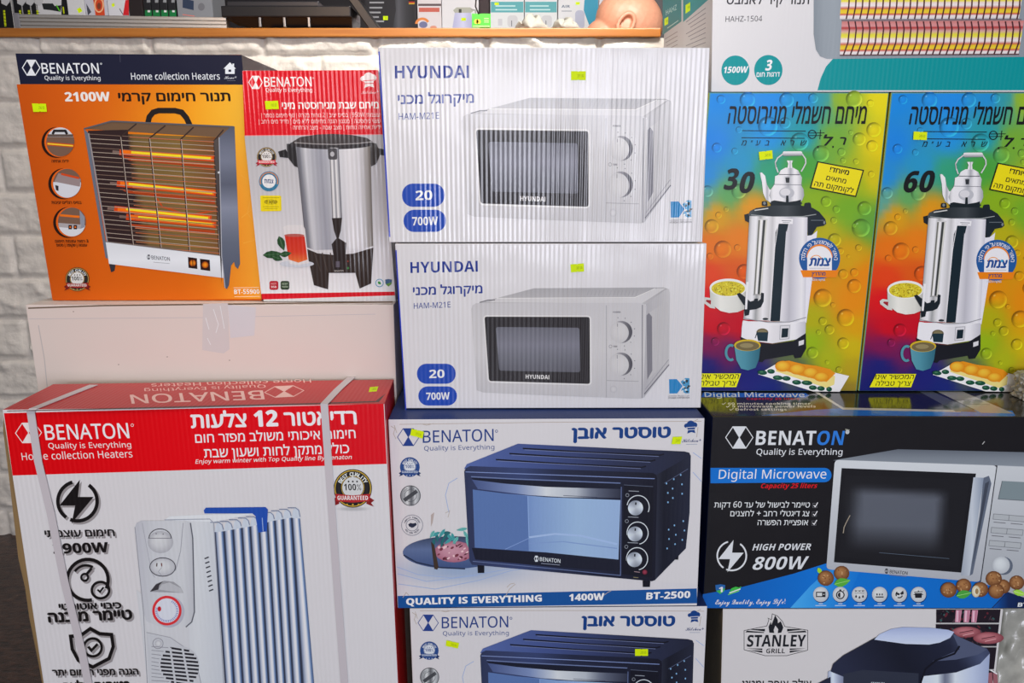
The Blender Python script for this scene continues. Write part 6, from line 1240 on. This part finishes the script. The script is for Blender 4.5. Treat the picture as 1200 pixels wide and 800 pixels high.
    p = b.part('approval_badge'); O = (960, 302.4); p.ell(*O, 24, 24, (32, 84, 150), n=40); p.ell(O[0], O[1] - 1, 15.4, 15.4, (222, 130, 50), a0=180, a1=360, n=30); p.ell(O[0], O[1] + .6, 14.6, 14.8, (226, 228, 236), a0=178, a1=362, n=30); p.rect(O[0] - 14.4, O[1], O[0] + 14.4, 316.6, (226, 228, 236))
    p.poly([(937.6, 316.4), (982.8, 316.4), (979.6, 324.6), (940.8, 324.6)], (226, 124, 20)); p.arc('מאושר לשימוש על פי ההלכה', O[0], O[1], 17, -95, 95, 4.6, (222, 226, 236), .03)
    p.text('צמת', 947.4, 311, 972.6, 311, 8.6, (28, 70, 140), .05, .1); p.ring(956, 304, 6, 5, .9, (226, 140, 60), 190, 350); p.ell(966.4, 303, 1.4, 1.6, (40, 150, 200), n=8); p.text('מהדרין', 950.6, 322.4, 966.8, 322.4, 3.8, (36, 60, 110), .03); p.text('בפיקוח הרבנות', 949, 328.6, 966.4, 328.6, 2.2, (200, 210, 226), .02); p.line([(948, 314), (972, 314)], .5, (150, 156, 176))
    p = b.part('soup_picture', label='picture of a white bowl of yellow noodle soup')
    P = [(831.4, 337), (832, 350), (836, 358), (844, 364), (854, 366.4), (864, 365.4), (872, 362), (873.4, 340)]
    p.poly([(834, 349), (826, 348), (822.6, 350.4), (823.4, 354), (832, 360.4), (838, 361.4)], (196, 198, 196)); p.poly([(833, 351.4), (827.6, 351), (826.8, 352.6), (832.6, 356.6)], (150, 30, 40)); p.hfill(P, [(0, (186, 190, 186)), (.3, (222, 222, 218)), (.8, (206, 206, 202)), (1, (180, 180, 178))]); p.ell(853, 337, 21.8, 10.8, (224, 226, 222)); p.ell(853, 337.8, 19.6, 8.8, (200, 184, 44)); rn = random.Random(2)
    for i in range(90):
        a = rn.random() * 6.28; k = math.sqrt(rn.random()); p.ell(853 + 18 * k * math.cos(a), 337.8 + 7.8 * k * math.sin(a), 1.1, .6, ((236, 224, 90), (170, 146, 24), (226, 206, 60), (140, 124, 30))[i % 4], rot=rn.random() * 180, n=6)
    p.poly([(863, 344), (866.4, 342.6), (874.4, 349), (874.4, 358), (871, 357), (865.6, 348.6)], BK); p.poly([(874, 330), (877, 330), (875, 362), (872.6, 362)], (222, 222, 228))
    p = b.part('coffee_picture', label='picture of a blue mug of coffee')
    p.ring(856, 412.6, 5.6, 8.6, 3, (78, 140, 158), 60, 300); p.hfill([(860, 404.4), (890.8, 404.4), (889, 420), (885, 430.4), (876, 433.4), (868, 431.4), (862.4, 421)], [(0, (88, 146, 164)), (.4, (74, 136, 156)), (1, (44, 96, 116))]); p.ell(875.4, 404, 15.6, 6.8, (196, 166, 40)); p.ell(875.6, 404.8, 13.8, 5.6, (108, 96, 66)); p.ell(874.4, 404.4, 8, 2.8, (140, 128, 92))
    p = b.part('pastry_picture', label='picture of orange pastries with olives on a white tray')
    p.poly([(888, 438), (915, 422.4), (925, 424), (994.4, 440), (983.4, 458.4), (952, 458)], (222, 222, 228)); p.poly([(908.6, 434.6), (910, 427), (978, 440), (977, 450), (968, 454)], (226, 206, 130)); p.poly([(908, 430), (912, 423.4), (924, 422), (940, 426), (956, 428), (972, 432), (978.4, 437), (968, 447), (936, 439)], (214, 136, 26))
    for cx, cy, rx, ry in ((917, 428.6, 9.4, 6.4), (934, 432, 9.6, 6.4), (949.6, 436, 9.4, 6.2), (962, 441, 9, 5.6)): p.disc(cx, cy, rx, ry, (240, 184, 60), (206, 124, 18), -2, -2)
    for cx, cy, w in ((893, 436, 5.6), (903, 434.6, 4.6), (911, 442, 6), (921, 442.8, 5), (933, 447.4, 5.4), (945, 448, 6.4), (952, 453.6, 4.8), (961.4, 454.6, 4.6), (971, 455.4, 3.4)): p.ell(cx, cy, w, 2.8, (24, 74, 56), rot=4); p.ell(cx - 1, cy - .8, w * .4, .8, (70, 120, 90), n=8)
    p = b.part('care_note', label='yellow slanted note'); p.poly([(820.4, 437), (868, 437), (862.4, 453), (812.6, 453)], (232, 218, 24)); p.text('המכשיר אינו', 818.6, 443.4, 865.4, 443.2, 5.2, K, .008, .2); p.text('צריך טבילה', 819.6, 451.2, 862, 451, 5.2, K, .008, .2)
    b.sticker(stick, txt='349.00')
    return b.build()
UQ = [(831, 108.4), (1042, 108.4), (1004, 458.6), (800, 458.6)]
u1 = urn('carton with rainbow water drops marked 30, picturing a steel urn, left of its twin', UQ, None, ('30', 221.6, 225.6), [(888.6, 178), (904.4, 176), (905, 185.8), (889.6, 187.6)])
u2 = urn('carton with rainbow water drops marked 60, picturing a steel urn, at the right edge', [(1044.4, 108.4), (1256, 108.4), (1205, 458.6), (1005.8, 458.6)], UQ, ('60', 222.6, 222.4), [(857.6, 153), (873.4, 153.8), (873, 163), (857.2, 162.4)])
uz = max(max(u.c3[0].z, u.c3[1].z) for u in (u1, u2))

# ---- wall heater cartons on top of them
def wheat(label, q, d, depth, front):
    b = Carton('wall_heater_carton', label, 'carton', q, d, d, depth, white=(214, 212, 222), cols={'front': (210, 208, 218), 'left': (186, 180, 190), 'right': (30, 120, 130), 'top': (210, 208, 218), 'bottom': (170, 168, 176)}, zb=uz + .0008, group='teal and white wall heater cartons', rough=.38, flute=.00008)
    if front:
        TE = (0, 142, 152); p = b.bprint(); p.poly([(958, 105.8), (961.6, 92), (968, 78), (976, 69), (1251.6, 66), (1250, 105.8)], TE)
        p = b.part('title_print'); p.text('תנור קיר לאמבט', 851.4, 4.8, 948, 4.8, 9.5, (44, 44, 52), .012); p.text('HAHZ-1504', 850, 25.6, 893, 25, 6.6, (52, 52, 62), .0)
        p = b.part('power_badge'); p.ell(861.8, 82.4, 16.4, 17.4, TE, n=40); p.text('1500W', 848, 85.6, 876.6, 85, 7.4, (232, 238, 242), .04, .15)
        p = b.part('heat_badge'); p.ell(900.4, 82, 16.6, 17.6, TE, n=40); p.text('3', 896.6, 82.4, 904.4, 82.2, 12, (232, 238, 242), .05, .15); p.text('דרגות חום', 886.4, 90, 913.6, 89.6, 5, (228, 236, 240), .02)
        p = b.part('appliance_picture', label='picture of a grey wall heater with glowing tubes')
        p.hfill([(953.6, -70), (953.4, 40), (956, 58), (961, 66), (969, 69), (1225, 66.4), (1236, 40), (1238, -70)], [(0, (128, 136, 150)), (.06, (150, 158, 172)), (.14, (140, 148, 162)), (1, (136, 144, 158))])
        for y0, y1 in ((-58, 22.4), (25, 64.6)):
            for k in range(2 if y0 < 0 else 1):
                a = y0 + k * 41; c = min(y1, a + 39.6)
                q = [(987 - max(0, a) * .02, a), (1200, a - 1), (1194 - max(0, a - 20) * .1, c - 1), (984, c)]
                p.strip((q[0][0], q[0][1]), (q[3][0], q[3][1]), (q[2][0], q[2][1]), (q[1][0], q[1][1]), [(0, (196, 120, 120)), (.14, (206, 140, 146)), (.2, (170, 48, 48)), (.3, (206, 158, 160)), (.4, (216, 206, 60)), (.48, (226, 214, 90)), (.52, (228, 206, 206)), (.6, (228, 222, 228)), (.68, (196, 96, 80)), (.74, (222, 190, 40)), (.82, (226, 196, 60)), (.86, (196, 60, 56)), (.92, (226, 220, 226)), (1, (206, 196, 206))])
        for i in range(26):
            x = 991 + i * 8.0
            p.line([(x + 3, 25), (x + 4.4, 34), (x + 2.6, 50), (x - 2.6, 64.4)], 1.7, (76, 40, 46)); p.line([(x + 2, -16), (x + 4.4, -6), (x + 3.6, 8), (x + .6, 22.4)], 1.7, (76, 40, 46))
        p.line([(986, 24), (1197, 23)], 1.2, (120, 90, 98)); p.line([(984, 64.8), (1194, 63.6)], 1.4, (90, 60, 66))
    return b
b1 = wheat('white and teal carton with orange-barred wall heater picture, on top of the urn cartons', [(836, -72), (1262, -72), (1252, 107.6), (833.4, 107.6)], 1.2, .196, True)
b2 = wheat('narrow teal-sided carton half hidden behind the wall heater carton', [(805, -45), (1140, -45), (1130, 107.6), (799.4, 107.6)], 1.405, .185, False)
p = b1.part('side_print', b1.left, label='teal and grey side panel of fine print')
p.poly([(800.5, -28), (832, -64), (832, -2), (800.5, 26)], (20, 126, 138))
for i in range(8): y = 26 + i * 4.6; sl = .72 - i * .05; xa = 804 + (i % 3) * 2.5; p.line([(xa, y - (xa - 804) * sl), (827, y - 23 * sl)], .8, (112, 106, 122))
p = b2.part('side_print', b2.left, label='teal and grey side panel of fine print')
p.poly([(776.6, -7), (798.6, -34), (798.6, 25), (776.6, 41)], (24, 116, 126)); p.text('HAHZ', 780.5, 18, 793, 11, 6, (190, 212, 218), .0, up=(0, -1)); p.line([(782, 33), (795, 24)], .8, (180, 205, 212))
for i in range(4): y = 46 + i * 5; p.line([(779 + i, y - i), (794, y - 9)], .8, (130, 118, 126))
b1.sticker([(803.5, 6), (809, 2.4), (808.8, 12.4), (803.4, 16)], face=b1.left, txt='199')
b2.sticker([(778.6, 22), (783.2, 19.4), (783, 28), (778.8, 30.4)], face=b2.left, txt='199')
b1.build(); b2.build()
film('plastic_bundle', 'wrinkled grey plastic wrapped bundle right of the grill carton', (1180, 712, 1290, 712), 1.12, .22, 3.1, .0, .012)
film('plastic_bag', 'small crumpled clear grey bag beside the right urn carton', (1206, 440, 1246, 440), 1.15, .03, 8.7, mz + .0008, .004)
bpy.data.objects.remove(TYPE)
